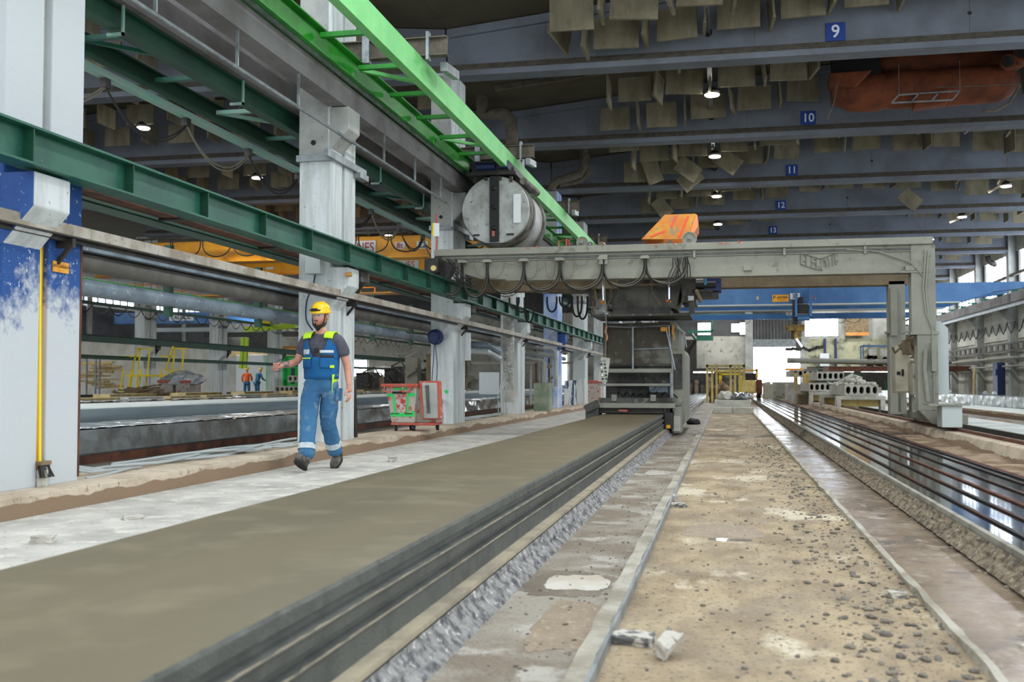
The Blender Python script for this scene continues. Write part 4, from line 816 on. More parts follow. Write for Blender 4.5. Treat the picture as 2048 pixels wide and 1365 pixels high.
MB().box(-4.3,-4.12,18.955,18.995,3.6,4.84).build('black_locking_bar',m_black,dr,bevel=.005); 
for z in (4.25,3.85,4.6): MB().lathe([(.05,0),(.03,.03),(.02,.05)],(-4.21,18.955,z),(0,-1,0),10).build('bolt',m_dark,dr)
MB().box(-4.25,-4.2,18.94,18.955,3.7,3.8).build('red_tag',m_red,dr)
a=ay(1034,417,18.98); MB().box(a.x-.07,a.x+.07,18.98,18.996,a.z-.27,a.z+.27).build('white_plate',m_white,dr)
for px in (950,972,1000,1022): a=ay(px,371,18.97); MB().box(a.x-.03,a.x+.03,18.95,18.99,4.72 if px in(950,1022) else 4.76,4.82).build('hinge_lug',m_dark,dr)
MB().box(-4.55,-3.85,18.985,18.998,3.56,3.58).box(-4.62,-4.5,18.97,18.99,3.72,3.75).box(-3.98,-3.84,18.97,18.99,3.72,3.75).build('bottom_seal',m_black,dr)
cr=T('drum_carriage',(-4.4,20,4.86),'dark carriage with motors that holds the drum under the green track','carriage')
MB().box(-4.75,-3.8,18.95,21,4.86,4.92).box(-4.72,-4.66,19,20.9,4.92,5.0).box(-3.9,-3.84,19,20.9,4.92,5.0).build('carriage_frame',m_dark,cr); MB().box(-4.7,-3.95,19.0,20.6,4.92,5.14).build('motor_housing',m_black,cr)
MB().tube([(-4.55,18.98,5.03),(-4.2,18.98,5.03)],.07,12).tube([(-4.12,18.98,5.05),(-3.95,18.98,5.05)],.08,12).build('motor',m_blued,cr,smooth=True)
MB().tube([(-3.68,19.1,4.75),(-3.62,20.2,4.72)],.07,12).build('tilt_cylinder',m_drumband,cr,smooth=True)
# ---------------------------------------------------------------- blue crane of the main bay
cy=46.0
cr=T('overhead_crane',(4,46,4.9),'blue double-girder overhead crane across the main bay behind the gantry','crane')
MB().prism([(-4.9,4.55),(-4.9,5.12),(12.2,5.12),(12.2,4.86),(10.9,4.72),(9.6,4.32),(-3,4.32)],'y',cy,cy+.5).build('girder',m_blue,cr)
MB().box(-3,9.6,cy-.06,cy+.56,4.28,4.33).build('girder_flange',m_lightbox,cr)
MB().prism([(-4.9,4.6),(-4.9,5.1),(12.2,5.1),(12.2,4.9),(10.9,4.7),(9.6,4.3),(-3,4.3)],'y',cy+3.2,cy+3.7).build('girder',m_blue,cr); MB().box(-3,9.6,cy+3.15,cy+3.75,4.26,4.3).build('girder_flange',m_lightbox,cr)
MB().box(-3,9.4,cy+4.6,cy+4.75,3.95,4.22).build('walkway_beam',m_blue,cr)
def plate(px,py,w,h,Y,mat,par,nm,tx=None,ts=.2,tm=None,sx=1):
    p=ay(px,py,Y); s=B(p.x-w/2,p.x+w/2,Y-.02,Y-.002,p.z-h/2,p.z+h/2).build(nm,mat,par)
    if tx: text('lettering',tx,ts,(p.x,Y-.025,p.z),FACE,tm,s,.003,sx=sx)
    return s
pl=plate(1561,597,.68,.3,cy,m_yel,cr,'yellow_name_plate'); p=ay(1561,597,cy); text('lettering','partek',.17,(p.x+.08,cy-.025,p.z+.05),FACE,m_black,pl,.003); text('lettering','P',.22,(p.x-.26,cy-.025,p.z+.02),(R(90),0,0),m_black,pl,.003)
for i in range(2): B(p.x-.1,p.x+.2,cy-.024,cy-.021,p.z-.06-.035*i,p.z-.05-.035*i).build('small_print',m_dark,pl)
plate(1590,593,.4,.26,cy,m_white,cr,'number_plate','32',.27,m_black)
p=ay(1515,597,cy); text('number','8',.2,(p.x,cy-.01,p.z),FACE,m_yel2,cr,.003)
p=ay(1624,595,cy); text('number','8',.2,(p.x,cy-.01,p.z),FACE,m_red,cr,.003); p=ay(1631,596,cy); text('number','t',.2,(p.x,cy-.01,p.z),FACE,m_red,cr,.003)
plate(1578,628,.26,.14,cy+3.2,m_white,cr,'number_plate','05',.15,m_black)
hb=T('crane_hoist',(3.5,45.6,3.2),'blue framed hoist of the crane with a yellow-black gripping tool hanging above the gateway','hoist')
a=ay(1592,600,45.7); b=ay(1621,600,45.7)
mb=MB()
for x in (a.x,b.x): mb.box(x-.05,x+.05,45.6,45.7,3.7,5.0).box(x-.05,x+.05,46.8,46.9,3.7,5.0)
mb.box(a.x-.05,b.x+.05,45.6,45.7,3.65,3.75).box(a.x-.05,b.x+.05,46.8,46.9,3.65,3.75).box(a.x-.03,a.x+.03,45.6,46.9,3.66,3.74); mb.build('frame',m_blue,hb)
MB().box(a.x+.08,b.x-.08,45.8,46.6,3.9,4.3).box(a.x+.1,a.x+.3,45.75,46.5,4.35,4.6).build('winch',m_dark,hb,bevel=.02)
gx=ay(1590,640,46).x; MB().box(gx-.1,gx+.1,45.9,46.1,3.3,4.5).build('mast',m_dark,hb)
c=ay(1592,665,46); MB().box(c.x-.45,c.x+.35,45.7,46.3,c.z+.05,c.z+.32).obox((c.x,46,c.z),(.3,.4,.6),(0,0,.3)).build('grab_head',M('grab_yellow',(150,120,40),.6,c2=(70,60,40),s=5),hb,bevel=.02)
mb=MB().obox((c.x+.1,46,c.z-.5),(.2,.3,.6),(0,0,0)); g=random.Random(3)
for i in range(6): mb.obox((c.x-.3+.25*i,46,c.z-.75+.1*g.random()),(.3,.15,.12),(0,g.uniform(-.6,.6),0))
mb.build('grab_claws',m_dark,hb)
a1=ay(1593,678,45.6); b1=ay(1604,694,45.6); MB().bar(a1,b1,.06).build('light_bar',m_tube,hb)
mb=MB()
for x0,x1 in ((1480,1500),(1672,1690),(1692,1720)):
    A=ay(x0,636,cy+4.6); B_=ay(x1,633,cy+4.6); mb.tube(uloop((A.x,cy+4.5,4.0),(B_.x,cy+4.5,4.0),.25),.015,4)
mb.build('trailing_cables',m_cableg,hb)
# right crane runway, rails and festoons on the right wall
rw=T('crane_runway',(12.6,50,4.5),'long concrete crane runway with a steel rail along the right wall','crane runway')
MB().box(12.35,12.95,20,85,4.5,4.9).build('runway_beam',m_runway,rw); MB().box(12.3,12.42,20,85,4.28,4.4).build('conductor_rail',m_galv,rw); MB().box(12.4,12.5,20,85,4.4,4.5).build('dark_gap',m_black,rw); MB().box(12.6,12.66,20,85,4.9,4.97).build('rail',m_rust,rw)
for i in range(10): y=26.4+SP*i; MB().prism([(12.96,3.9),(12.5,4.27),(12.5,4.5),(12.96,4.5)],'y',y-.2,y+.2).build('corbel',m_colgrey,rw)
for i in range(16): y=40+i*2.6; MB().box(12.7,12.95,y,y+.12,4.9,5.12).box(12.5,12.95,y,y+.1,5.1,5.16).build('rail_bracket',m_green,rw)
tag(MB().bar((13.2,44,6.1),(12.4,84,5.2),.12).build('handrail_pipe',m_dust),'brown sloping pipe in front of the right clerestory windows','pipe')
fe=T('festoon_rail',(12.9,60,3.7),'black cable hanging in a row of V loops along the right wall','cable')
zig=[]
for i in range(34):
    y=34+i*1.35; zig+=[(12.75,y,3.72),(12.75,y+.3,3.4),(12.75,y+.67,3.22),(12.75,y+1.05,3.42)]
MB().tube(zig,.025,5).build('looped_cable',m_cable,fe,smooth=True); MB().tube([(12.78,34,3.75),(12.78,80,3.75)],.01,4).build('carrier_wire',m_galv,fe)
for z,t_,l in ((2.62,.16,'dark steel rail with bright gaps'),(2.1,.07,'upper thin pipe'),(1.72,.05,'lower thin pipe')):
    if t_>.1:
        r_=T('wall_rail',(12.9,50,z),l+' along the right wall','rail'); MB().box(12.85,12.9,30,84,z+.12,z+.2).box(12.85,12.9,30,84,z-.2,z-.12).build('rail_flange',m_darkg,r_)
        for i in range(44): y=33+i*1.15; MB().box(12.86,12.9,y,y+.45,z-.12,z+.12).build('rail_block',m_darkg,r_)
    else: tag(MB().tube([(12.8,30,z),(12.8,84,z)],t_,8).build('pipe',m_gantry,smooth=True),l+' along the right wall','pipe')
tag(MB().box(12.55,12.9,52.6,53.5,0,1.9).box(12.5,12.6,52.7,53.1,1.3,1.6).build('wall_cabinet',m_blued,bevel=.02),'tall dark blue cabinet against the right wall','cabinet')
tag(MB().obox((12.7,58,1.0),(.06,.4,1.4),(R(12),0,0)).build('plank',m_wood),'pale plank leaning on the right wall','plank')
tag(MB().box(12.2,12.8,66,68,0,2.0).build('shelf_rack',m_woodg),'rack with small goods at the right wall beyond the blue cabinet','rack')
w=MB(); tag(B(12.3,12.5,44.9,45.2,3.3,3.4).build('wall_lamp',m_lampglow),'small bright lamp on the right wall','lamp') if False else None
# right beds
b3=T('casting_bed',(5.2,30,0),'pale casting bed right of the gantry kerb','casting bed'); MB().box(4.72,5.7,8,84,0,.12).build('bed_body',m_dark,b3); MB().box(4.7,5.72,8,84,.12,.135).build('bed_top',m_ptop,b3)
b4=T('kerb_row',(7.7,30,0),'row of brown notched kerb blocks in the right bay','kerb'); MB().box(7.5,8.9,12,84,0,.15).build('kerb_body',m_ptop,b4)
for i in range(60): MB().box(7.4,7.5,14+i*1.02,14.95+i*1.02,0,.16).build('kerb_block',m_kerb,b4)
ragged(6.2,.7,.05,8,84,100,m_brown,.03,'sludge_ridge'); ragged(4.2,.2,.06,8,84,100,m_edge,.02,'kerb_strip')
b5=T('covered_slab',(9.8,30,.1),'slab wrapped in shiny grey plastic film along the right side','concrete slab'); MB().box(9.3,10.4,14,70,0,.46).build('slab_body',m_pside,b5)
MB().grid(lambda u,v:((9.27-.0+.02*noise.noise(Vector((u*130,v*4,2))),14+56*u,.12+.38*v/.5) if v<.5 else (9.27+1.15*(v-.5)*2,14+56*u,.49+.015*noise.noise(Vector((u*130,v*4,2))))),400,10).build('plastic_film',m_film,b5,smooth=True)
for px,py in ((1900,786),(1970,790),(1989,788)): p=ay(px,py,28 if px>1950 else 36); tag(MB().lathe([(0,-.1),(.07,-.07),(.1,0),(.07,.07),(0,.1)],(9.5,p.y*9.5/max(p.x,.1),.56),n=12).build('film_bundle',m_film,smooth=True),'small round bundle of plastic film on top of the right wrapped slab','bundle','film bundles on the right slab')
mb=MB(); 
for i in range(7): mb.tube([(9.22,24.2,.48),(9.2,24.3+.25*i,.36-.02*i),(9.22,24.6+.5*i,.3+.02*i)],.012,4)
# hollow core slabs on trestles
def hcs(x0,x1,y0,y1,z0,h,label,nv=5,par=None,voids=True):
    t=T('hollow_core_slab',((x0+x1)/2,y0,z0),label,'concrete slab'); w=x1-x0; mb=MB(); n=nv; pw=w/n; hh=h*.62; rr_=pw*.33
    # front face with real voids: build the slab as webs and flanges
    mb.box(x0,x1,y0,y1,z0,z0+h*.17).box(x0,x1,y0,y1,z0+h*.83,z0+h)
    for i in range(n+1):
        c=x0+w*i/n; ww=pw*.17; a=max(x0,c-ww); b=min(x1,c+ww); mb.box(a,b,y0+.001,y1,z0+h*.17,z0+h*.83)
    for i in range(n):
        c=x0+pw*(i+.5)
        for sx in (-1,1):
            for zz,sz in ((z0+h*.17,1),(z0+h*.83,-1)):
                mb.prism([(c+sx*pw*.33,zz),(c+sx*pw*.33,zz+sz*h*.16),(c+sx*pw*.12,zz)],'y',y0,y1)
    mb.build('slab_body',m_hcs,t); MB().box(x0+.02,x1-.02,y0+.6,y0+.62,z0+h*.17,z0+h*.83).build('void_shade_sheet',m_black,t)  # black sheet across the voids stands in for their inner shade
    return t
hcs(3.67,4.66,34,39,.56,.34,'short hollow-core slab piece with five voids carrying rubble, on a concrete trestle')
hcs(3.5,4.5,42,47,1.05,.34,'hollow-core slab piece with open voids behind the rubble pile'); hcs(3.2,4.2,42,47,.62,.34,'lower hollow-core slab piece under the open-void slab behind the rubble pile')
hcs(3.1,4.2,50,56,1.25,.3,'pale slab pieces stacked further back on the right kerb')
def trestle(x0,x1,y,z,label):
    t=T('trestle',((x0+x1)/2,y,0),label,'trestle'); MB().box(x0,x1,y,y+.5,z-.12,z).build('top_beam',m_hcs,t,bevel=.01)
    for x in (x0,x1-.14): MB().box(x,x+.14,y,y+.5,.02,z-.12).build('leg',m_hcs,t,bevel=.01)
    MB().box(x0+.14,x1-.14,y+.4,y+.45,z-.34,z-.12).build('yellow_crossbar',m_yel2,t)
trestle(3.4,4.85,33.9,.55,'concrete trestle under the rubble-laden hollow-core piece'); trestle(3.3,4.6,38.4,.55,'rear concrete trestle under the rubble-laden hollow-core piece')
trestle(3.2,4.3,41.9,.6,'concrete trestle under the two slab pieces behind the rubble')
trestle(2.9,3.9,47,.6,'stained trestle with stacked blocks left of the slab pieces')
mb=MB(); g=random.Random(4)
for i in range(150):
    u=g.gauss(0,.3); v=g.gauss(0,.9); r2=max(0,1-abs(u)/.55-abs(v)/3)
    mb.rock((4.12+u*.8,36+v,.9+.38*r2*g.random()+.02),.1+.16*g.random(),g,.7)
tag(mb.build('rubble_heap',m_hcs),'heap of broken grey concrete on the hollow-core slab piece','rubble',kind='stuff')
g=random.Random(12)
for i,(x,y,z,w,d,h,mt,l) in enumerate(((3.0,52,.0,1.0,3,.9,m_hcs,'rough grey block stack left of the trestles'),(2.7,58,.0,1.1,5,1.0,m_gantry,'dusty tall machine casing near the gateway'),(2.4,66,.0,1.2,4,.9,m_gantry,'grey casing right at the gateway'),(3.3,46,.6,.5,.8,.75,m_yel2,'beige open box with yellowish cloth inside beside the slab pieces'),(3.0,47.2,.6,.12,.9,.8,m_wood,'brown board standing beside the beige box'),(4.6,50,.0,2.2,4,.9,m_hcs,'pale stacked slab ends on the right side'),(2.9,44,.0,.5,.7,.5,m_gantryb,'brown stained block left of the trestle'))):
    mb=MB().box(x,x+w,y,y+d,z,z+h)
    for q in range(7): mb.obox((x+g.random()*w,y+g.random()*.3,z+g.random()*h),(w*g.uniform(.1,.5),.25,h*g.uniform(.1,.35)),(0,g.uniform(-.2,.2),0))
    tag(mb.build('block_stack' if i in(0,5,6) else ('machine_casing' if i<3 else 'crate'),mt,bevel=.02),l,'block stack' if i in(0,5,6) else ('machine' if i<3 else 'crate'))
# horizontal duct and lights at the far right
tag(MB().tube([(3.4,60,2.2),(8,60,2.1),(12,60,2.12)],.16,10).build('duct',m_gantry,smooth=True),'dusty horizontal duct under the far blue cab','duct')
for i,px in enumerate((1678,1752,1782)):
    p=ay(px,743,70); tag(MB().box(p.x-.9,p.x+.9,70,70.1,p.z-.05,p.z+.05).build('tube_lamp',m_tube),'bright fluorescent tube in the dark store at the far right','lamp','far tube lamps')
for px in (1402,1412): p=ay(px,745,70); tag(B(p.x-.5,p.x+.5,70,70.1,p.z-.04,p.z+.04).build('tube_lamp',m_tube),'bright fluorescent tube behind the yellow rack','lamp','tube lamps behind the rack')
st('store_wall',B(5.9,13.2,84.2,84.6,0,2.0),m_dark); st('store_wall',B(-5,1.5,83.8,84.6,0,2.1),m_dark)
g=random.Random(21)
for i in range(26):
    x=(-4.6+(i//2)*.46) if i%2 else 6+(i//2)*.52; y=82.2; h=.5+g.random()*1.2
    tag(MB().box(x,x+.2+g.random()*.2,y,y+.5,0,h).obox((x+.15,y,h*.8),(.3,.2,.1),(0,g.uniform(-1,1),0)).build('stored_part',[m_dark,m_darkg,m_greend,m_gantryb][i%4]),'dark machine part stored at the far wall','machine part','stored parts at the far wall')
fc=T('operator_cab',(8,60,1.9),'blue-framed open cab with two pale boxes standing on the far platform','cab')
mb=MB(); 
for x in (7.45,8.9): mb.box(x-.03,x+.03,60,60.06,1.9,3.0).box(x-.03,x+.03,61,61.06,1.9,3.0)
mb.box(7.42,8.93,60,60.06,2.95,3.02).box(7.42,8.93,61,61.06,2.95,3.02); mb.build('frame',m_blue,fc)
MB().box(7.75,8.15,59.95,60.3,2.45,2.8).obox((8.55,60,2.6),(.45,.3,.4),(0,.12,0)).build('pale_boxes',m_hcs,fc); mb=MB(); g=random.Random(8)
for i in range(14): mb.obox((7.6+g.random()*1.1,60.2,1.95+g.random()*.5),(.3,.3,.25),(0,g.random(),0))
mb.build('engine_parts',m_gantryb,fc)
st('platform',B(5.6,12.9,59.5,63,1.6,1.85),m_rust); tag(MB().box(9.2,10.9,84.3,84.7,4.7,6.4).build('board',m_woodg),'tall beige board high on the far wall','board'); tag(B(9.2,10.9,84.2,84.3,4.6,4.85).build('orange_beam',m_orange),'orange beam below the beige board on the far wall','beam')
st('trim_4',MB().box(6.3,12.9,84.7,84.95,2.2,4.4),M('mouldy_wall',(186,182,150),.9,c2=(140,142,120),s=.8,c3=(110,108,90),s3=1.6,t3=(.56,.66)))
for x,l_ in ((7.6,'left'),(8.4,'right')): tag(B(x,x+.15,84.5,84.7,2.2,4.4).build('wall_pipe',m_blued),l_+' dark vertical pipe on the far wall right of the gateway','pipe')
p=ay(1649,740-20,84.4); tag(B(p.x-.35,p.x+.35,84.3,84.6,p.z-.5,p.z+.5).build('wall_box',m_white),'white box on the far wall right of the gateway','box')
tag(B(4.6,6.0,84.0,84.2,1.9,2.1).build('barrier_bar',m_orange),'orange bar at the right of the gateway','bar')
gp=T('green_platform',(-2,70,4.3),'green railed platform high at the far wall left of the gateway','platform'); A=ay(1375,655,70); B_=ay(1420,655,70)
MB().box(A.x,B_.x+.2,70,71,A.z-.35,A.z-.2).box(A.x+.6,B_.x+.2,69.9,70,A.z-.9,A.z-.6).box(A.x+.1,A.x+.25,71,84.9,A.z-.35,A.z-.2).build('deck',m_green,gp); mb=MB().box(B_.x+.1,B_.x+.2,70,70.1,A.z-.3,A.z+1).box(A.x,B_.x+2.6,70,70.1,A.z+.6,A.z+.85); mb.build('railing',m_green,gp)
st('wall_panel',B(-4.6,-2.2,84.5,84.7,0,4.4),m_dark); MB
# central blocks, film lump, bag, rack, forklift
for i,(x,y,z,w,d,h,l) in enumerate(((-.36,33.0,0,.58,1.6,.2,'left grey concrete block of the lower course at the end of the sandy aisle'),(.23,33.0,0,.6,1.6,.2,'right grey concrete block of the lower course at the end of the sandy aisle'),(-.34,33.9,.2,1.12,1.6,.2,'long grey concrete block of the upper course behind the lower pair'))):
    tag(B(x,x+w,y,y+d,z,z+h).build('concrete_block',m_hcs,bevel=.015),l,'concrete block')
def lump(name,c,s,mat,label,cat,seed=1,amp=.25,flat=0):
    bm=bmesh.new(); bmesh.ops.create_icosphere(bm,subdivisions=4,radius=1); mb=MB(); vs=[]
    for v in bm.verts:
        p=v.co*(1+amp*noise.noise(v.co*1.6+Vector((seed,0,0)))+amp*.3*noise.noise(v.co*5+Vector((seed,0,0)))); vs.append((c[0]+p.x*s[0],c[1]+p.y*s[1],c[2]+max(p.z,-.6)*s[2]+.6*s[2]))
    mb.add(vs,[[w.index for w in f.verts] for f in bm.faces]); bm.free(); return tag(mb.build(name,mat,smooth=True),label,cat)
lump('wrapped_bundle',(.52,35,.4),(.34,.6,.16),m_filmd,'dark bundle wrapped in plastic film on the concrete blocks','bundle',2)
lump('white_sack',(.0,35,.4),(.24,.4,.18),m_hcs,'white sack heap on the concrete blocks beside the wrapped bundle','sack',5,.4)
rk=T('yellow_rack',(0,52,0),'pale yellow steel post rack standing across the aisle in the distance','rack')
mb=MB(); g=random.Random(6)
for px,hh in ((1414,730),(1424,735),(1433,735),(1461,730),(1470,735),(1479,735),(1488,733)):
    p=ay(px,hh,52); mb.box(p.x-.055,p.x+.055,52,52.12,.0,p.z)
a=ay(1412,730,52); b=ay(1490,730,52); mb.box(a.x,b.x,52,52.12,a.z-.12,a.z); mb.box(a.x,b.x,53.5,53.62,a.z-.35,a.z-.22); mb.box(a.x,a.x+.1,52,53.6,a.z-.1,a.z); mb.box(b.x-.1,b.x,52,53.6,a.z-.1,a.z); mb.build('posts',m_yel2,rk)
MB().box(a.x+.6,b.x-.1,54,54.1,1.35,1.45).box(a.x+.6,a.x+.75,54,54.1,0,1.4).box(b.x-.25,b.x-.1,54,54.1,0,1.4).build('bright_yellow_frame',m_brightyel,rk)
lump('timber_scrap_heap',(-.2,53,.0),(.5,.8,.55),m_woodg,'brown scrap heap inside the yellow rack','heap',7,.5)
lump('tyre_lump',(-.72,24.5,.0),(.16,.24,.09),m_rubber,'black rubber lump lying beside the strands behind the extruder','rubber piece',9,.2)
fk=T('forklift',(1.45,60,0),'beige and yellow forklift seen from behind near the gateway','forklift')
MB().box(.95,1.75,60,61.2,.35,1.1).build('body',m_yel2,fk,bevel=.08); MB().box(1.72,2.05,59.9,60.6,.3,1.15).build('side_drum',m_rust,fk,bevel=.08); MB().box(1.0,1.8,60.3,61,1.1,1.5).build('cab_dark',m_dark,fk,bevel=.04); MB().box(1.7,1.82,60.1,60.3,1.2,1.75).box(1.0,1.8,60.1,60.2,1.6,1.7).build('yellow_frame',m_yel,fk)
for x in (1.0,1.7): MB().lathe([(.0,-.12),(.3,-.12),(.34,-.06),(.34,.06),(.3,.12),(0,.12)],(x+.15,60.3,.3),(1,0,0),18).build('tyre',m_rubber,fk,smooth=True)
# ---------------------------------------------------------------- orange duct and pipes under the main roof
od=T('canvas_duct',(4.5,24.5,7.0),'large rust-orange canvas-wrapped duct hanging between roof beams 9 and 10','duct')
def wob(px0,px1,py,rad,Y,n,seed,nm,mat):
    A=ay(px0,py[0],Y); B_=ay(px1,py[1],Y); pts=[]; rs=[]
    for i in range(n+1):
        t=i/n; p=A.lerp(B_,t); pts.append((p.x,p.y,p.z+.04*noise.noise(Vector((t*7,seed,0))))); e=min(1,.55+5*t,.45+6*(1-t)); rs.append(rad*e*(1+.1*noise.noise(Vector((t*12,seed,3)))))
    return MB().tube(pts,rs,22).build(nm,mat,od,smooth=True)
wob(1662,2035,(190,165),.42,24.4,40,1,'lower_duct',m_duct); wob(1740,2060,(135,110),.36,24.9,36,2,'upper_duct',m_duct)
A=ay(1690,158,24.0); MB().prism([(A.x-.35,A.z-.15),(A.x-.35,A.z+.1),(A.x+.55,A.z+.12),(A.x+.2,A.z-.25)],'y',23.8,24.4).build('folded_flap',m_duct,od,bevel=.03)
for px,py,r_ in ((2015,125,.16),(2045,105,.2)): 
    A=ay(px,py,23.8); MB().tube([(A.x,23.75,A.z),(A.x+.12,24.4,A.z+.1)],r_,20).build('duct_mouth',m_duct,od,smooth=True); MB().tube([(A.x-.01,23.7,A.z),(A.x,23.76,A.z)],r_*.72,18).build('round_opening',m_dark,od)
A=ay(1860,206,24.1); MB().prism([(A.x-.38,A.z-.16),(A.x-.3,A.z+.15),(A.x+.4,A.z+.2),(A.x+.3,A.z-.1)],'y',23.9,24.2).build('canvas_patch',m_duct,od,bevel=.02)
mb=MB(); A=ay(1783,206,23.7); B_=ay(1905,200,23.7); C_=ay(1798,190,23.7); D=ay(1920,182,23.7)
for p,q in ((A,B_),(C_,D),(A,C_),(B_,D),(A.lerp(B_,.33),C_.lerp(D,.33)),(A.lerp(B_,.66),C_.lerp(D,.66))): mb.bar(p,q,.03,.03)
for p in (C_,D): mb.tube([p,(p.x,p.y,7.9)],.006,4)
mb.build('hanging_ladder_frame',m_galv,od)
mb=MB().tube([ay(1675,165,23.8),ay(1668,205,23.8),ay(1655,238,23.8)],.015,5).tube([ay(1870,175,23.8),ay(1960,172,23.8),ay(2040,168,23.8)],.012,5).tube([ay(2040,170,23.9),ay(2020,205,23.9),ay(1990,222,23.9),ay(1965,222,23.9)],.03,6); mb.build('lifting_sling',m_dust,od)
dk=T('black_housing',(3.1,24.6,7.7),'black square fan housing above the left end of the orange duct','housing'); A=ay(1665,150,24.6); MB().box(A.x,A.x+1.0,24.2,25,7.35,8.5).build('housing_body',m_black,dk)
vp=T('ventilation_pipe',(-3,28,6.2),'dusty bent ventilation pipe at the left end of roof beam 11','pipe')
MB().tube([ay(1167,310,31.6)+Vector((0,0,1.2)),ay(1167,310,31.6),ay(1167,335,31.6),ay(1160,348,31.6),ay(1115,362,31.6),ay(1104,372,31.6),ay(1104,382,31.6)],.13,12).build('pipe',m_dust,vp,smooth=True); MB().tube([ay(1172,310,32),ay(1174,350,32),ay(1160,360,32),ay(1120,368,32)],.12,12).build('pipe',m_dust,vp,smooth=True)
vp=T('ventilation_pipe',(-5,25,6.2),'dark bent ventilation pipe near the left end of roof beam 10','pipe'); MB().tube([ay(960,228,25)+Vector((0,0,1.6)),ay(965,232,25),ay(985,228,25),ay(1010,228,25),ay(1022,240,25),ay(1024,290,25)],.16,12).build('pipe',m_dust,vp,smooth=True)
vp=T('ventilation_pipe',(12,58,6),'black bent pipe near the right clerestory windows','pipe'); MB().tube([ay(1975,512,56),ay(1977,522,56),ay(1985,528,56),ay(2008,532,56)],.13,10).build('pipe',m_dark,vp,smooth=True)
for (x0,y0,x1,y1,Y) in ((1975,386,2048,345,36.5),(1898,446,1945,425,43)): tag(MB().bar(ay(x0,y0,Y),ay(x1,y1,Y),.12,.08).build('cable_channel',m_dust),'brown cable channel slanting under the beams at the right, %s'%('nearer' if Y<40 else 'farther'),'cable channel')
# ---------------------------------------------------------------- things around the left columns
bi=T('waste_container',(-5.75,18.2,.03),'splashed red waste container on castors with green sprayed outline before the third column','waste container')
YB=16.5; xa,xb,xc_=ay(783,860,YB).x,ay(829,860,YB).x,ay(880,860,YB).x; zb=.3; zt_=.9; xl,xr=ay(773,770,YB).x,ay(834,770,YB).x; yo=.5
def tubp(f,g_,v): # point on the splashed front face
    return (xa+(xb-xa)*f)*(1-v)+(xl+(xr-xl)*f)*v, YB-.05*v-.004-g_, zb+(zt_-zb)*v
MB().add([(xa,YB,zb),(xb,YB,zb),(xb,YB+yo,zb),(xa,YB+yo,zb),(xl,YB-.05,zt_),(xr,YB-.05,zt_),(xr,YB+yo+.05,zt_),(xl,YB+yo+.05,zt_)],[(0,3,2,1),(0,1,5,4),(1,2,6,5),(2,3,7,6),(3,0,4,7),(4,5,6,7)]).build('tub',m_binbody,bi,bevel=.015)
MB().box(xl-.07,xr+.03,YB-.1,YB+yo+.08,zt_-.01,zt_+.045).build('rim',m_red,bi,bevel=.012)
for f in (.12,.72): x=xl+(xr-xl)*f; MB().box(x-.07,x+.07,YB-.13,YB-.1,zt_-.1,zt_-.08).box(x-.07,x-.05,YB-.13,YB-.1,zt_-.09,zt_).box(x+.05,x+.07,YB-.13,YB-.1,zt_-.09,zt_).build('front_handle',m_red,bi,bevel=.006)
MB().box(xb,xb+.36,YB+.1,YB+yo,zb,zb+.16).build('foot_step',m_binbody,bi,bevel=.015)
MB().box(xa-.01,xb+.34,YB-.01,YB+yo,zb-.04,zb).build('lower_edge',m_red,bi,bevel=.01)
for x,y in ((xa+.06,YB+.06),(xb-.03,YB+.06),(xb+.28,YB+.4),(xa+.2,YB+.45)): MB().lathe([(0,-.022),(.045,-.022),(.045,.022),(0,.022)],(x,y,.208),(1,.2,0),16).build('castor',m_rubber,bi,smooth=True); MB().box(x-.03,x-.024,y-.02,y+.02,.2,.27).box(x+.024,x+.03,y-.02,y+.02,.2,.27).build('castor_fork',m_galv,bi)
def strokes(lst,g_,nm,mt):
    mb=MB()
    for f0,f1,v0,v1 in lst: mb.add([tubp(f0,g_,v0),tubp(f1,g_,v0),tubp(f1,g_,v1),tubp(f0,g_,v1)],[(0,1,2,3)])
    return mb.build(nm,mt,bi)
strokes(((.02,.98,.17,.27),(.0,.24,.72,.8),(.72,.98,.72,.82),(.18,.26,.27,.72),(.68,.76,.27,.72),(.24,.7,.9,.96),(.86,.98,.27,.34)),0,'green_spray_outline',m_gspray)
strokes(((.3,.64,.3,.7),),.001,'red_center_field',M('scratched_red',(186,66,56),.8,c2=(190,184,176),s=14,lo=.46,hi=.54))
strokes([(.04+.07*i,.085+.07*i,.235,.265+.01*(i%2)) for i in range(5)]+[(.6+.06*i,.645+.06*i,.235,.27) for i in range(5)]+[(.2,.68,.8,.86)],.002,'black_spray_letters',m_black)
xq=(xr+xc_)/2+.01; L_=MB().add([(xr+.03,YB-.02,.99),(xc_-.01,YB+.06,.99),(xc_+.03,YB+.0,.36),(xr+.1,YB-.04,.36),(xr+.03,YB+.05,.99),(xc_-.01,YB+.13,.99),(xc_+.03,YB+.08,.36),(xr+.1,YB+.04,.36)],[(0,1,2,3),(7,6,5,4),(0,4,5,1),(1,5,6,2),(2,6,7,3),(3,7,4,0)]).build('open_lid',m_red,bi,bevel=.02)
MB().add([(xr+.09,YB-.025,.96),(xc_-.06,YB+.03,.96),(xc_-.03,YB-.02,.38),(xr+.14,YB-.05,.38)],[(0,1,2,3)]).build('lid_inside',m_colgrey,L_)
MB().add([(xr+.15,YB-.03,.92),(xr+.21,YB-.02,.92),(xr+.24,YB-.045,.46),(xr+.19,YB-.055,.46)],[(0,1,2,3)]).build('lid_groove',m_darkg,L_)
b2=T('waste_container',(-5.5,36.8,.16),'red and grey waste container standing between the last visible columns','waste container')
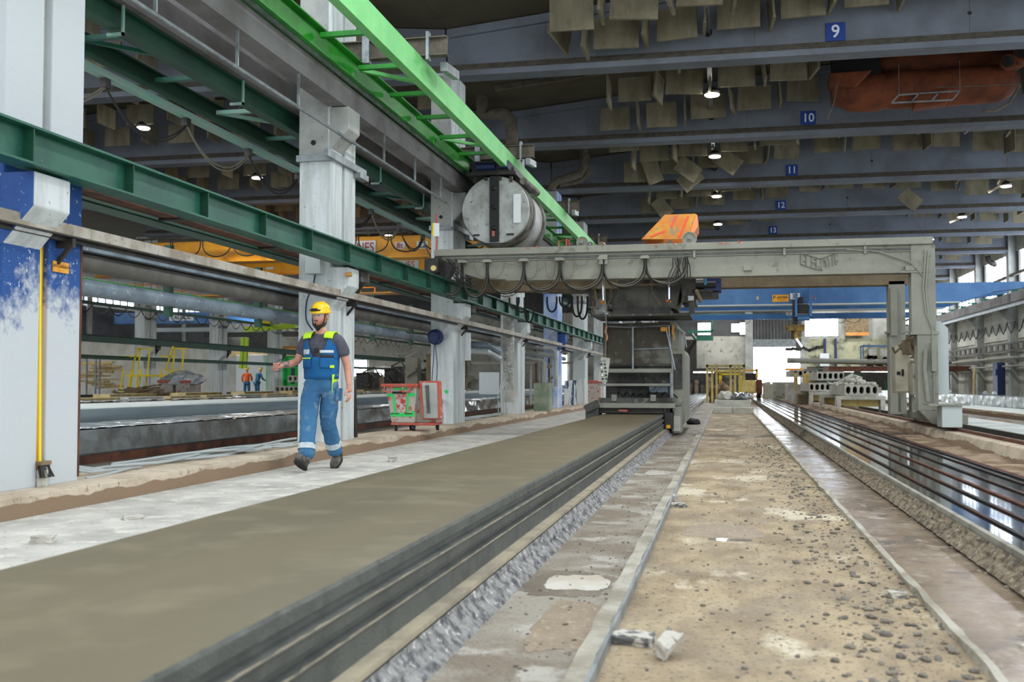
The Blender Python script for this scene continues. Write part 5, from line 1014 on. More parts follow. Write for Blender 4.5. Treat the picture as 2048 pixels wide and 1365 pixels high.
A=ax(1187,782,-5.3); MB().box(-5.6,-5.0,A.y,A.y+.8,.16,.95).build('tub',m_binbody,b2,bevel=.02); MB().box(-5.65,-4.95,A.y-.05,A.y+.85,.95,1.05).build('rim',m_red,b2,bevel=.02)
# hose heap
hs=T('cable_heap',(-5.45,10,.16),'heap of pale grey cables lying on the kerb between the first two columns','cable heap')
g=random.Random(14)
for i in range(9):
    ya=7.8+.28*i; yb=ya+2.2+g.random()*1.2; pts=[]; of=g.uniform(-.14,.1); ph=g.random()*6
    for t in range(31):
        u=t/30; y=ya+(yb-ya)*u; pts.append((-5.34+of+.075*math.sin(y*2.1+ph)+.05*math.sin(y*.9+ph*2),y,.178+.016*(i%4)+.012*math.sin(y*3+i)))
    MB().tube(pts,.0135,8).build('cable',m_cablel,hs,smooth=True)
for i in range(3): MB().tube([(-5.62,7.68+.05*i,.65-.1*i),(-5.55,7.72+.05*i,.4),(-5.45,7.8+.1*i,.25),(-5.35,8.1+.1*i,.19),(-5.3,8.8,.185)],.013,8).build('cable',m_cablel,hs,smooth=True)
for c_,r1,r2 in ((12.0,.15,.6),(11.9,.11,.45),(11.2,.13,.5)): MB().tube([(-5.38+r1*math.cos(t*PI/8),c_+r2*math.sin(t*PI/8),.185+.004*(t%5)) for t in range(17)],.0125,6).build('cable',m_cablel,hs,smooth=True)
h2=T('cable_heap',(-5.4,22.5,.16),'loose pale cables on the kerb between the third and fourth column','cable heap')
for i in range(8):
    pts=[(-5.35+.15*noise.noise(Vector((t*.6,i*3.1,9))),20.7+t*.32,.18+.02*(i%3)) for t in range(15)]; MB().tube(pts,.014,5).build('cable',m_cablel,h2,smooth=True)
for i in range(4): A=ax(995+i*5,830,-5.25); MB().tube([(-5.22,A.y,.2),(-5.2,A.y-.2,.6+.1*i),(-5.2,A.y+.3,1.1),(-5.2,A.y+.5,1.0)],.014,5).build('cable',m_cablel,h2,smooth=True)
# broom in the groove of the first column
br=T('broom',(-5.06,7.14,.4),'broom with a yellow handle standing bristles-down against the joint of the first column','broom')
bp=ax(72,945,-5.12); by0=ax(77,945,-5.14).y
MB().tube([(-5.13,by0,.36),(-5.17,by0+.01,2.02)],.011,8).build('handle',m_brightyel,br,smooth=True); MB().box(-5.14,-5.1,by0-.03,by0+.1,.33,.36).build('head',m_woodg,br)
mb=MB(); g=random.Random(1)
for i in range(70): y=by0-.03+.12*g.random(); x=-5.135+.03*g.random(); mb.tube([(x,y,.335),(x+g.uniform(0,.04),y+g.uniform(-.02,.05),.235)],.0028,3)
mb.build('bristles',m_dark,br)
lump('plaster_lump',(-5.13,7.14,.165),(.05,.05,.09),m_hcs,'small pale lump at the foot of the column joint below the broom','lump',3,.4)
A=ax(122,535,-5.14); sgn=T('orange_label',(-5.14,A.y,A.z),'torn orange cardboard label on the blue part of the first column','label')
MB().obox((-5.142,A.y,A.z),(.006,.2,.085),(0,0,0)).build('card',M('orange_card',(232,166,60),.8,c2=(215,140,50),s=20),sgn); text('lettering','LAPA HAKALAT',.034,(-5.137,A.y,A.z+.005),(R(90),0,R(90)),M('faded_brown_ink',(120,80,30),.8),sgn,.0005)
# boxes and reel on columns
bx2=T('switch_box',(-5.3,13.05,2.3),'pale grey switch box on the column behind the worker','switch box'); A=ay(612,508,13.0); B_=ay(643,548,13.0); MB().box(A.x,B_.x,12.95,13.095,B_.z,A.z).build('box_body',m_lightbox,bx2,bevel=.01)
_p=[Vector(v) for v in (((A.x+B_.x)/2,13.05,B_.z),((A.x+B_.x)/2-.02,13.03,B_.z-.15),((A.x+B_.x)/2-.1,13.02,B_.z-.35),((A.x+B_.x)/2-.1,13.0,B_.z-.6),((A.x+B_.x)/2,12.98,B_.z-.75))]; _q=[]
for i in range(4):
    for t in range(6):
        u=t/6; a_,b_,c_,d_=_p[max(0,i-1)],_p[i],_p[i+1],_p[min(4,i+2)]; _q.append(.5*((2*b_)+(c_-a_)*u+(2*a_-5*b_+4*c_-d_)*u*u+(3*b_-a_-3*c_+d_)*u**3))
MB().tube(_q+[_p[4]],.011,8).build('blue_hose',m_blued,bx2,smooth=True)
A=ax(700,548,-4.9); o_=MB().lathe([(0,0),(.03,.01),(.035,.09),(0,.1)],(-4.93,A.y-.1,A.z-.02),(1,0,0),10).build('orange_cap',m_orange,COLS[1],smooth=True)
rl2=T('hose_reel',(-5.3,19.4,1.6),'round blue hose reel fixed on the third column','hose reel'); A=ay(873,675,19.45)
MB().lathe([(0,-.02),(.14,-.02),(.15,0),(.15,.1),(.13,.12),(0,.12)],(A.x,19.4,A.z),(.25,-1,0),24).build('drum',m_blued,rl2,smooth=True)
ws=MB(); g=random.Random(4)
for i in range(9): an=g.random()*6.28; ws.tube([(A.x+.14*math.cos(an),19.27,A.z+.14*math.sin(an)),(A.x+.14*math.cos(an+1.5),19.25,A.z+.14*math.sin(an+1.5))],.006,4)
ws.tube([(A.x-.03,19.4,A.z-.14),(A.x-.05,19.4,A.z-.5),(A.x-.08,19.42,A.z-.85)],.009,5).tube([(A.x-.01,19.4,A.z-.14),(A.x+.03,19.4,A.z-.5),(A.x+.02,19.42,A.z-.85)],.009,5); ws.build('hose',m_blued,rl2,smooth=True)
MB().tube([(A.x-.1,19.42,A.z+.05),(A.x-.9,19.3,A.z+.12)],.012,5).build('supply_hose',m_cable,rl2)
A=ay(873,805,19.45); tag(MB().box(A.x-.13,A.x+.12,19.35,19.5,A.z-.015,A.z+.06).build('shelf_box',m_colgrey,bevel=.01),'small grey shelf box below the hose reel','shelf')
A=ay(891,784,19.45); tag(patch('spray_mark',(0,0),.01,.01,0,m_gspray,'green spray blot on the third column','spray mark') if 0 else MB().lathe([(0,0),(.04,.001)],(A.x,19.524,A.z),(0,-1,0),12).build('spray_mark',m_gspray),'green spray blot on the third column','spray mark')
A=ay(937,694,20.6); tag(MB().box(A.x-.05,A.x+.06,20.5,20.56,A.z-.28,A.z+.28).build('white_board',m_white,bevel=.005),'narrow white board beside the third column','board')
A=ay(618,800,13.02); cw=T('looped_rope',(A.x,13.05,1),'thin cord looped on the column behind the worker','cord'); MB().tube([(A.x,13.07,A.z+.35),(A.x-.02,13.07,A.z),(A.x-.04,13.07,A.z-.3),(A.x+.02,13.07,A.z-.42),(A.x+.08,13.07,A.z-.25),(A.x+.04,13.07,A.z+.1),(A.x,13.07,A.z+.35)],.006,5).build('cord',m_cable,cw,smooth=True)
tag(MB().obox((-5.35,14.35,.62),(.03,.12,.95),(R(8),0,0)).obox((-5.3,14.5,.58),(.02,.1,.85),(R(5),0,0)).build('dark_planks',m_dark),'dark thin planks leaning behind the worker\'s column','planks')
# duct and pipework around the fourth and fifth columns
A=ay(1019,700,25.0); vd=T('ventilation_duct',(A.x,25,.5),'vertical speckled ventilation duct with an open lower end in front of the fourth column','duct')
MB().tube([(A.x,24.9,.62),(A.x,24.9,2.5),(A.x,24.9,4.2)],.135,20).build('pipe',M('speckled_duct',(176,176,168),.7,c2=(130,128,120),s=5,c3=(210,212,208),s3=20,t3=(.55,.62)),vd,smooth=True); MB().tube([(A.x,24.9,.5),(A.x,24.9,.78)],.15,20).build('end_ring',m_hcs,vd,smooth=True); MB().tube([(A.x,24.9,.495),(A.x,24.9,.51)],.13,18).build('opening',m_dark,vd)
mp=m_colgrey
for i,(p0,p1,p2,z0) in enumerate(((1052,1110,695,0),(1052,1112,707,0),(1052,1090,717,0))):
    Y=29.6; A=ay(p0,p2-2,Y); B_=ay(p1,p2+4,Y); tag(MB().tube([A,(B_.x-.08,Y,B_.z),(B_.x,Y,B_.z-.08),(B_.x,Y,B_.z-(.9 if i else .3))],.06 if i<2 else .045,10).build('wall_pipe',mp,smooth=True),['uppermost','middle','lowest'][i]+' grey elbow pipe between the fourth and the blue column','pipe')
for i,px in enumerate((1062,1072,1080,1086,1098,1104)): A=ay(px,730,30.2); tag(MB().tube([(A.x,30.2,.3),(A.x,30.2,A.z+.05*i)],.03,8).build('wall_pipe',[mp,m_rust,m_galv][i%3],smooth=True),'thin vertical pipe in the pipework between the fourth and the blue column','pipe','vertical pipes by the blue column')
vv=MB(); g=random.Random(5)
for i in range(9): A=ay(1092+g.random()*14,725+g.random()*45,29.8); vv.lathe([(0,0),(.05,.01),(.05,.05),(0,.06)],A,(g.random(),-1,g.random()),10)
tag(vv.build('valves',m_gantry),'cluster of valves on the pipework beside the blue column','valves')
A=ay(1086,798,29.2); tag(MB().box(A.x-.24,A.x+.22,29.0,29.5,.16,.95).build('pump_cabinet',M('dull_green_cabinet',(112,130,108),.7,c2=(150,156,138),s=3),bevel=.01),'dull green steel cabinet in front of the pipework','cabinet')
A=ay(1139,791,35); tag(MB().obox((A.x,35.2,.62),(.42,.04,.85),(R(-6),0,0)).build('painted_board',M('streaked_board',(60,78,104),.7,c2=(220,226,230),s=2.2,st=(6,6,.6),lo=.48,hi=.52)),'dark board with white paint runs leaning beside the blue column','board')
A=ay(1159,739,37.8); tag(MB().box(A.x-.22,A.x+.22,37.7,37.95,A.z-.32,A.z+.32).build('grey_cabinet',m_lightbox,bevel=.01),'grey wall cabinet on the column behind the painted board','cabinet')
A=ay(988,600,24); 
for i,(px,py) in enumerate(((955,705),(985,700))): tag(MB().tube([ay(940,690+i*12,23.5),ay(975,690+i*14,23.5),ay(1000,704+i*14,23.8)],.07,8).build('wrapped_pipe',m_film if i else m_pipe,smooth=True),['upper','lower'][i]+' pale wrapped pipe between the third and fourth column','pipe')
A=ay(978,760,30); tag(B(A.x-.3,A.x+.3,30,30.03,.62,A.z+.22).build('white_sheet',m_white),'pale blank sheet standing on the bed between the third and fourth column','sheet')
st('open_gate_glow',B(-26,-25.8,70,74,.2,3.4),m_win) if 0 else None
# ---------------------------------------------------------------- clutter of the left bay
def yl(px,py,Y): return ay(px,py,Y)
for nm,px0,px1,Y,l in (('platform_steps',243,276,37.5,'yellow platform steps left of the second row column'),('platform_steps',320,345,37.5,'yellow A-shaped platform steps right of the second row column')):
    t=T(nm,(yl(px0,760,Y).x,Y,.5),l,'steps'); a=yl(px0,785,Y); b=yl(px1,785,Y)
    mb=MB()
    for x in (a.x,(a.x+b.x)/2,b.x):
        for yy in (Y,Y+.7): mb.bar((x-.1,yy,.45),(x+.08,yy,1.5 if x<b.x else 2.35),.05)
    mb.bar((b.x,Y,2.3),(b.x+.6,Y,2.3),.05).bar((a.x,Y,2.0),(b.x,Y,2.0),.05).bar((b.x-.3,Y,1.45),(b.x,Y,2.4),.05); mb.build('tube_frame',m_brightyel,t); MB().box(a.x+.2,b.x+.8,Y,Y+.7,1.2,1.28).build('platform',m_brightyel,t)
for px,l in ((331,'left'),(365,'right')):
    A=yl(px-16,762,36); B_=yl(px+16,788,36); t=T('waste_container',((A.x+B_.x)/2,36.3,.45),'%s of two red waste containers behind the slabs of the left bay'%l,'waste container')
    MB().box(A.x+.04,B_.x-.04,36,36.9,.45,A.z-.08).build('tub',m_binbody,t,bevel=.03); MB().box(A.x,B_.x,35.95,36.95,A.z-.08,A.z+.02).build('rim',m_red,t,bevel=.02)
A=yl(362,758,36.3); lump('plastic_film_heap',(A.x,36.4,A.z-.25),(.75,.5,.32),m_film,'pale heap of plastic film on the red waste containers','plastic film',4,.35)
g=random.Random(8); A=yl(275,778,34)
for i in range(34):
    y=34+g.random()*.8; x=A.x+g.gauss(0,.38); z=.5+max(0,.34-abs(x-A.x)*.5)*g.random()
    tag(MB().obox((x,y,z),(1.1,.07,.05),(g.uniform(-.1,.1),g.uniform(-.35,.35),g.uniform(-.7,.7))).build('timber_lath',m_woodg),'brown lath in the wood heap at the foot of the second row column','lath','laths of the wood heap')
for i,px in enumerate((172,190,198)):
    A=yl(px,760,44); tag(MB().box(A.x-.02,A.x+.04,44,44.06,.4,2.2).box(A.x,A.x+.7,44,44.05,2.14,2.2).build('storage_rack',m_pipe),'blue-grey steel rack at the far left holding timber','rack','blue-grey racks')
A=yl(180,770,44.3); g=random.Random(2)
for i in range(14): tag(MB().obox((A.x+g.uniform(-.5,.8),44.4+g.random()*.4,.75+.09*i),(1.5,.12,.09),(0,g.uniform(-.05,.05),g.uniform(-.1,.1))).build('plank',m_wood),'pale plank in the stack at the far left','plank','planks in the far left stack')
# green machine, lime spreader beam
A=yl(532,700,56); B_=yl(592,790,56); gm=T('green_machine',((A.x+B_.x)/2,56,.4),'bright green container machine behind the second row column beside the worker\'s hand','machine')
MB().box(A.x,A.x+1.1,56,58,.5,yl(560,712,56).z).build('side_wall',m_gspray,gm,bevel=.04); A2=yl(553,700,56); MB().box(A2.x,B_.x+.6,56.3,58,.5,yl(560,716,56.3).z).build('container',m_gspray,gm,bevel=.04); MB().box(A2.x+.8,A2.x+1.0,56.25,56.3,.9,1.8).build('dark_slot',m_greend,gm)
A=yl(490,660,50); B_=yl(592,652,50); lm=T('spreader_beam',((A.x+B_.x)/2,50,3.3),'lime yellow spreader beam with hooks hanging in the left bay','lifting beam')
MB().bar(A,B_,.2,.26).build('beam',m_lime,lm)
for u in (.35,.45,.8,.9): p=A.lerp(B_,u); MB().prism([(p.x-.2,p.z+.1),(p.x,p.z+.4),(p.x+.2,p.z+.1)],'y',50,50.1).build('hook_plate',m_lime,lm)
for px,py in ((533,667-25),(571,662-25)): p=yl(px,py,50); MB().lathe([(0,-.12),(.2,-.1),(.24,0),(.2,.1),(0,.12)],p,(0,1,0),14).build('sheave',m_brightyel,lm,smooth=True); MB().tube([p,(p.x,50,6.5)],.02,4).build('rope',m_cable,lm)
mb=MB(); 
for px in (486,494): p=yl(px,700,50); mb.bar((p.x,50,3.3),(p.x-.1,50,1.7),.16)
tag(mb.build('lime_gripper_legs',m_lime),'lime yellow gripper legs hanging below the spreader beam','gripper')
A=yl(495,700,64); tag(B(A.x-.8,A.x+2.2,64,64.6,.4,2.8).build('white_cabinet',m_white,bevel=.02),'pale double cabinet behind the two distant workers','cabinet'); tag(B(A.x-1.6,A.x+3.4,64.8,65.3,2.7,3.2).build('timber_stack',m_wood,bevel=.02),'orange-brown timber stack above the distant workers','timber')
A=yl(560,700,70); tag(B(A.x,A.x+4,70,71,2.4,3.6).build('stacked_boards',m_orange,bevel=.02),'orange stacked boards far behind the second row column','boards')
hcs(-22.6,-20.6,50,60,.45,.34,'hollow-core slab stack lying in front of the two distant workers',8)
hcs(-22.8,-20.6,52,60,1.0,.34,'upper hollow-core slab with dark round voids in front of the distant workers',8)
# bench behind the bin
A=yl(650,760,40); g=random.Random(31)
for i in range(16):
    px=712+i*14; Y=38+(i*5)%16+.5*g.random(); A=ay(px,770,Y); h=1.2+g.random()*.9
    tag(MB().box(A.x,A.x+.4+g.random()*.2,Y,Y+.5,.04,h).obox((A.x+.3,Y-.05,h*.7),(.5,.2,.1),(0,g.uniform(-1,1),0)).tube([(A.x,Y,h),(A.x+.5,Y,h+.3*g.random()),(A.x+.8,Y,h-.2)],.04,6).build('machine_part',[m_dark,m_darkg,m_gantryb,m_gantry][i%4]),'greasy machine part on the benches of the left bay','machine part','bench machines of the left bay')
for z_ in (1.9,3.1): tag(B(-16,-7.5,52,52.2,z_,z_+.12).build('steel_beam',m_gantry),'pale steel cross beam deep in the left bay','beam','cross beams deep in the left bay')
# ---------------------------------------------------------------- people
m_skin=M('skin',(205,150,128),.55,c2=(190,132,112),s=9); m_tat=M('tattooed_skin',(165,132,120),.6,c2=(105,98,100),s=16,lo=.42,hi=.55)
m_tee=M('dark_grey_shirt',(88,88,98),.9,c2=(76,76,86),s=10,b=.3,bs=12); m_ov=M('blue_overalls',(66,120,160),.85,c2=(44,94,136),s=3.5,lo=.35,hi=.65,b=1,bs=10,c3=(112,144,164),s3=7,t3=(.56,.72)); m_ovd=M('deep_blue_vest',(16,96,150),.85,c2=(14,84,142),s=4,b=.4,bs=12)
m_hiv=M('hi_vis_yellow',(200,250,40),.7); m_refl=M('reflective_band',(205,215,218),.4,c2=(180,190,195),s=12); m_boot=M('dusty_black_boot',(62,58,54),.7,c2=(110,104,96),s=14); m_helm=M('helmet_yellow',(250,200,25),.3,c2=(240,190,30),s=4); m_hair=M('brown_hair',(96,74,56),.9); m_beard=M('beard',(110,84,62),.95,c2=(84,62,46),s=40,b=.8,bs=80); m_hvo=M('hi_vis_orange',(250,110,50),.8)
def skinmesh(nodes,edges,sub=2):
    me=bpy.data.meshes.new('tmp'); names=list(nodes); me.from_pydata([Vector(nodes[n][0]) for n in names],[(names.index(a),names.index(b)) for a,b in edges],[])
    ob=bpy.data.objects.new('tmp',me); COL.objects.link(ob); md=ob.modifiers.new('s','SKIN'); md.use_smooth_shade=True; md.branch_smoothing=.4
    for i,n in enumerate(names):
        r_=nodes[n][1]; me.skin_vertices[0].data[i].radius=(r_,r_) if not isinstance(r_,tuple) else r_
        me.skin_vertices[0].data[i].use_root=(i==0)
    s_=ob.modifiers.new('u','SUBSURF'); s_.levels=sub; s_.render_levels=sub
    bpy.context.view_layer.update(); out=bpy.data.meshes.new_from_object(ob.evaluated_get(bpy.context.evaluated_depsgraph_get())); bpy.data.objects.remove(ob)
    mb=MB(); mb.add([v.co.copy() for v in out.vertices],[tuple(p.vertices) for p in out.polygons]); bpy.data.meshes.remove(out); return mb
def ell(c,r,n=20,m=14,fn=None,rot=None):
    mb=MB(); vs=[]; q=Euler(rot).to_matrix() if rot else Matrix.Identity(3)
    for i in range(m+1):
        t=PI*i/m
        for j in range(n):
            a=2*PI*j/n; d=Vector((math.sin(t)*math.cos(a),math.sin(t)*math.sin(a),math.cos(t))); p=Vector((d.x*r[0],d.y*r[1],d.z*r[2]))
            if fn: p=fn(d,p)
            vs.append(Vector(c)+q@p)
    return mb.add(vs,[(i*n+j,i*n+(j+1)%n,(i+1)*n+(j+1)%n,(i+1)*n+j) for i in range(m) for j in range(n)])
def merge(a,b): return a.add(b.v,b.f)
def pmap(mb,f): mb.v=[f(v) for v in mb.v]; return mb
# the walking worker: local frame x to his left, y backwards, z up; he faces -y
WO=Vector((-4.36,10.85,0)); WR=Matrix.Rotation(R(-2),3,'Z')
def W(mb): return pmap(mb,lambda v:WO+WR@v)
body={'pel':((0,.0,.98),(.15,.11)),'hipR':((-.1,-.02,.92),.1),'kneeR':((-.075,-.17,.53),.065),'shinR':((-.06,-.23,.36),.058),'ankR':((-.04,-.31,.13),.042),'hipL':((.1,.02,.92),.1),'kneeL':((.06,.03,.52),.065),'shinL':((.055,.17,.36),.056),'ankL':((.05,.33,.16),.042),
 'wst':((0,-.01,1.1),(.15,.105)),'chest':((0,-.0,1.3),(.14,.09)),'ucl':((0,.012,1.42),(.1,.06)),'nk':((0,-.01,1.52),.062),'nk2':((0,-.025,1.6),.06),
 'shR':((-.185,0,1.45),.068),'uaR':((-.235,.02,1.33),.056),'elR':((-.285,.0,1.2),.045),'faR':((-.33,-.1,1.165),.043),'wrR':((-.375,-.22,1.145),.028),'plR':((-.4,-.285,1.135),(.022,.04)),
 'shL':((.185,0,1.45),.068),'uaL':((.235,.03,1.32),.056),'elL':((.275,.06,1.16),.045),'faL':((.3,.04,1.04),.042),'wrL':((.325,.0,.92),.028),'plL':((.335,-.015,.85),(.02,.04))}
be=[('pel','hipR'),('hipR','kneeR'),('kneeR','shinR'),('shinR','ankR'),('pel','hipL'),('hipL','kneeL'),('kneeL','shinL'),('shinL','ankL'),('pel','wst'),('wst','chest'),('chest','ucl'),('ucl','nk'),('nk','nk2'),('ucl','shR'),('shR','uaR'),('uaR','elR'),('elR','faR'),('faR','wrR'),('wrR','plR'),('ucl','shL'),('shL','uaL'),('uaL','elL'),('elL','faL'),('faL','wrL'),('wrL','plL')]
bm_=skinmesh(body,be,2)
def chainmb(pts,rs,n=8):  # rounded finger
    pts=[Vector(p) for p in pts]; q=[]; r_=[]
    for i,p in enumerate(pts): q.append(p); r_.append(rs[i])
    q.append(pts[-1]+(pts[-1]-pts[-2]).normalized()*rs[-1]*.8); r_.append(rs[-1]*.35); return MB().tube(q,r_,n)
# left hand, hanging and slightly curled
for i,(dx,L) in enumerate(((-.0,.075),(-.0,.085),(0,.08),(0,.062))):
    y0=-.05+.022*i; b0=Vector((.335,y0,.835)); merge(bm_,chainmb([b0,b0+Vector((.004,-.002,-L*.5)),b0+Vector((-.006,-.006,-L*.8)),b0+Vector((-.024,-.01,-L))],[.0105,.01,.009,.008]))
merge(bm_,chainmb([(.33,-.045,.88),(.318,-.07,.855),(.308,-.082,.82)],[.014,.012,.009]))
# right hand, loosely closed, knuckles forward
for i in range(4):
    z0=1.165-.021*i; b0=Vector((-.405,-.31,z0)); merge(bm_,chainmb([b0,b0+Vector((.004,-.034,-.003)),b0+Vector((.036,-.04,-.004)),b0+Vector((.046,-.008,-.002))],[.0115,.0115,.0105,.009]))
merge(bm_,chainmb([(-.385,-.25,1.16),(-.365,-.29,1.175),(-.368,-.325,1.165)],[.014,.013,.01]))
# head with face: turned a little to his right
HR=Euler((R(4),0,R(-5))).to_matrix(); HC=Vector((0,-.035,1.69))
def face(d,p):
    G=lambda x,z,s:math.exp(-((d.x-x)**2+(d.z-z)**2)/(2*s*s)) if d.y<0 else 0
    y=0
    y-=.026*G(0,-.13,.10)+.014*G(0,.03,.07)      # nose
    y-=.008*G(.26,.2,.16)+.008*G(-.26,.2,.16)      # brow
    y+=.012*G(.3,.06,.12)+.012*G(-.3,.06,.12)      # sockets
    y-=.007*G(.42,-.2,.18)+.007*G(-.42,-.2,.18)
    y-=.009*G(0,-.42,.13)                          # lips
    y-=.014*G(0,-.74,.2)                           # chin
    p=Vector((p.x*(1-.26*max(0,-d.z)**1.3),p.y+y,p.z)); return p
hd=ell((0,0,0),(.077,.098,.118),36,28,face)
for s_ in (-1,1): merge(hd,ell((s_*.078,.012,-.005),(.012,.02,.033),10,8,rot=(0,0,s_*.3)))
merge(bm_,pmap(hd,lambda v:HC+HR@v))
person=T('person',WO,'walking man in blue bib overalls, dark grey T-shirt and yellow helmet on the white walkway','person')
H=lambda mb:W(pmap(mb,lambda v:HC+HR@v))
pb=W(bm_).build('body',m_skin,person,smooth=True); pb.modifiers.clear()
def part(mb,nm,mt,par=person,world=False,sm=True,**k):
    o=(mb if world else W(mb)).build(nm,mt,par,smooth=sm,**k)
    if sm: o.modifiers.clear()
    return o
# trousers and bib
tr_={'pel':((0,.0,.99),(.185,.14)),'hipR':((-.095,-.03,.88),.135),'thR':((-.095,-.1,.72),.118),'kneeR':((-.075,-.16,.53),.098),'shinR':((-.06,-.225,.35),.094),'hemR':((-.04,-.295,.12),.098),
 'hipL':((.095,.03,.88),.135),'thL':((.08,.03,.7),.116),'kneeL':((.06,.04,.52),.094),'shinL':((.055,.16,.36),.092),'hemL':((.05,.3,.14),.098),'wst':((0,-.0,1.12),(.178,.135))}
tb=skinmesh(tr_,[('pel','hipR'),('hipR','thR'),('thR','kneeR'),('kneeR','shinR'),('shinR','hemR'),('pel','hipL'),('hipL','thL'),('thL','kneeL'),('kneeL','shinL'),('shinL','hemL'),('pel','wst')],3)
pmap(tb,lambda v:v+Vector((.008*noise.noise(v*9+Vector((0,0,v.z*14))),.010*noise.noise(v*11+Vector((5,0,v.z*10))),0)))
tro=part(tb,'overall_trousers',m_ov)
for nm,a,c_,r_ in (('R',tr_['shinR'][0],tr_['hemR'][0],.098),('L',tr_['shinL'][0],tr_['hemL'][0],.095)):
    a=Vector(a); c_=Vector(c_); p0=a.lerp(c_,.22); p1=a.lerp(c_,.48); part(MB().tube([p0,p0.lerp(p1,.5),p1],[r_*.93,r_*.98,r_*.98],20,False),'reflective_band',m_refl,tro)
def shell(fn_w,z0,z1,y0,nm,mt,par,xr,n=14,m=10,off=0):
    pass
# T-shirt: torso and sleeves
ts={'wst':((0,0,1.06),(.16,.12)),'chest':((0,-.005,1.3),(.18,.128)),'ucl':((0,.0,1.43),(.145,.1)),'nk':((0,-.005,1.5),.078),'shR':((-.19,0,1.445),.083),'uaR':((-.235,.02,1.34),.078),'slR':((-.26,.02,1.25),.076),'shL':((.19,0,1.445),.083),'uaL':((.235,.03,1.33),.078),'slL':((.262,.045,1.235),.076)}
tb=skinmesh(ts,[('wst','chest'),('chest','ucl'),('ucl','nk'),('ucl','shR'),('shR','uaR'),('uaR','slR'),('ucl','shL'),('shL','uaL'),('uaL','slL')],3)
pmap(tb,lambda v:v+Vector((.004*noise.noise(v*12),.005*noise.noise(v*14+Vector((3,0,0))),0)))
part(tb,'t_shirt',m_tee)
# torso surface helper: point on an ellipse of the torso at height z, angle a (0 = front)
def tors(a,z,g_=.0):
    t=(z-1.0)/.5; rx=(.186+.012*math.sin(PI*min(1,max(0,t))))+g_; ry=(.143-.012*t)+g_
    if z>1.38: k=(z-1.38)/.14; rx-=.05*k; ry-=.045*k*k
    return Vector((rx*math.sin(a),-ry*math.cos(a),z))
def tpatch(a0,a1,z0,z1,g_,nm,mt,par=None,nu=10,nv=6,f=None,sol=.006):
    mb=MB().grid(lambda u,v:(f(u,v) if f else tors(a0+(a1-a0)*u,z0+(z1-z0)*v,g_)),nu,nv); o=part(mb,nm,mt,par or person); md=o.modifiers.new('so','SOLIDIFY'); md.thickness=sol; md.offset=0; return o
bib=tpatch(-PI,PI,1.0,1.24,.006,'overall_bib',m_ovd,nu=32,nv=6)
def halfv(s):
    def f(u,v):
        z=1.22+.24*v; inner=.18+.62*v**1.2; outer=1.75-.75*v**1.6; a=inner+(outer-inner)*u; return tors(a*s,z,.008)
    return f
tpatch(0,0,0,0,0,'vest_front',m_ovd,f=halfv(1),nu=10,nv=10); tpatch(0,0,0,0,0,'vest_front',m_ovd,f=halfv(-1),nu=10,nv=10)
tpatch(PI-1.3,PI+1.3,1.22,1.46,.006,'vest_back',m_ovd,nu=14,nv=8)
def shd(s):
    def f(u,v):  # over the shoulder from front to back
        x=(.075+.1*u); ang=PI*(v)-.0; z=1.452+.075*math.sin(ang)-.1*(x-.07)*1.0; y=-.118*math.cos(ang)*(1-.12*u)
        return Vector((s*x,y+.0,z))
    return f
for s in (1,-1): tpatch(0,0,0,0,0,'shoulder_yoke',m_hiv,f=shd(s),nu=6,nv=12)
tpatch(.22,1.0,1.12,1.23,.02,'chest_pocket',m_ovd); tpatch(-.95,-.3,1.12,1.23,.02,'chest_pocket',m_ovd); tpatch(-.97,-.28,1.222,1.234,.026,'pocket_trim',m_hiv); tpatch(.25,.98,1.235,1.262,.02,'pocket_flap',m_black)
tpatch(.2,1.0,1.285,1.315,.014,'name_tag',m_refl); tpatch(-.95,-.42,1.27,1.325,.014,'name_tag',m_refl); tpatch(.75,1.0,1.12,1.15,.03,'pocket_corner',m_hiv)
tpatch(-.14,.14,1.29,1.335,.006,'phone_top',m_black)
hp_=MB().grid(lambda u,v:Vector((.17-.012*v+.03*u*(1-v),-.10+.09*u+.02*v,1.05-.2*v)),4,6); part(hp_,'hip_pocket_trim',m_hiv)
part(MB().obox((.2,.02,.83),(.03,.14,.14),(0,R(5),0)),'thigh_pocket',m_ov,tro,sm=False,bevel=.01)
# boots
def boot(ank,rx,nm):
    def fn(d,p):
        p=Vector((p.x,p.y,max(p.z,-.055))); 
        if d.y<0: p.x*=1-.15*d.y*d.y
        return p
    mb=ell((0,-.075,-.02),(.05,.15,.062),18,12,fn); merge(mb,MB().tube([(0,.0,-.01),(0,.005,.05),(0,.01,.1)],[.055,.052,.056],14)); q=Euler((rx,0,0)).to_matrix()
    return pmap(mb,lambda v:Vector(ank)+q@v)
bR=boot((-.04,-.33,.115),R(-26),'R'); bL=boot((.05,.36,.14),R(28),'L')
for mb in (bR,bL):
    o=part(mb,'boot',m_boot,person)
for ank,rx in (((-.04,-.33,.115),R(-26)),((.05,.36,.14),R(28))):
    q=Euler((rx,0,0)).to_matrix(); mb=MB()
    mb.prism([(.048*math.sin(t)*(1 if abs(t)>0 else 1),-.075-.148*math.cos(t)) for t in [2*PI*i/20 for i in range(20)]],'z',-.078,-.058)
    pmap(mb,lambda v:Vector(ank)+q@v); part(mb,'boot_sole',m_rubber,person,sm=False)
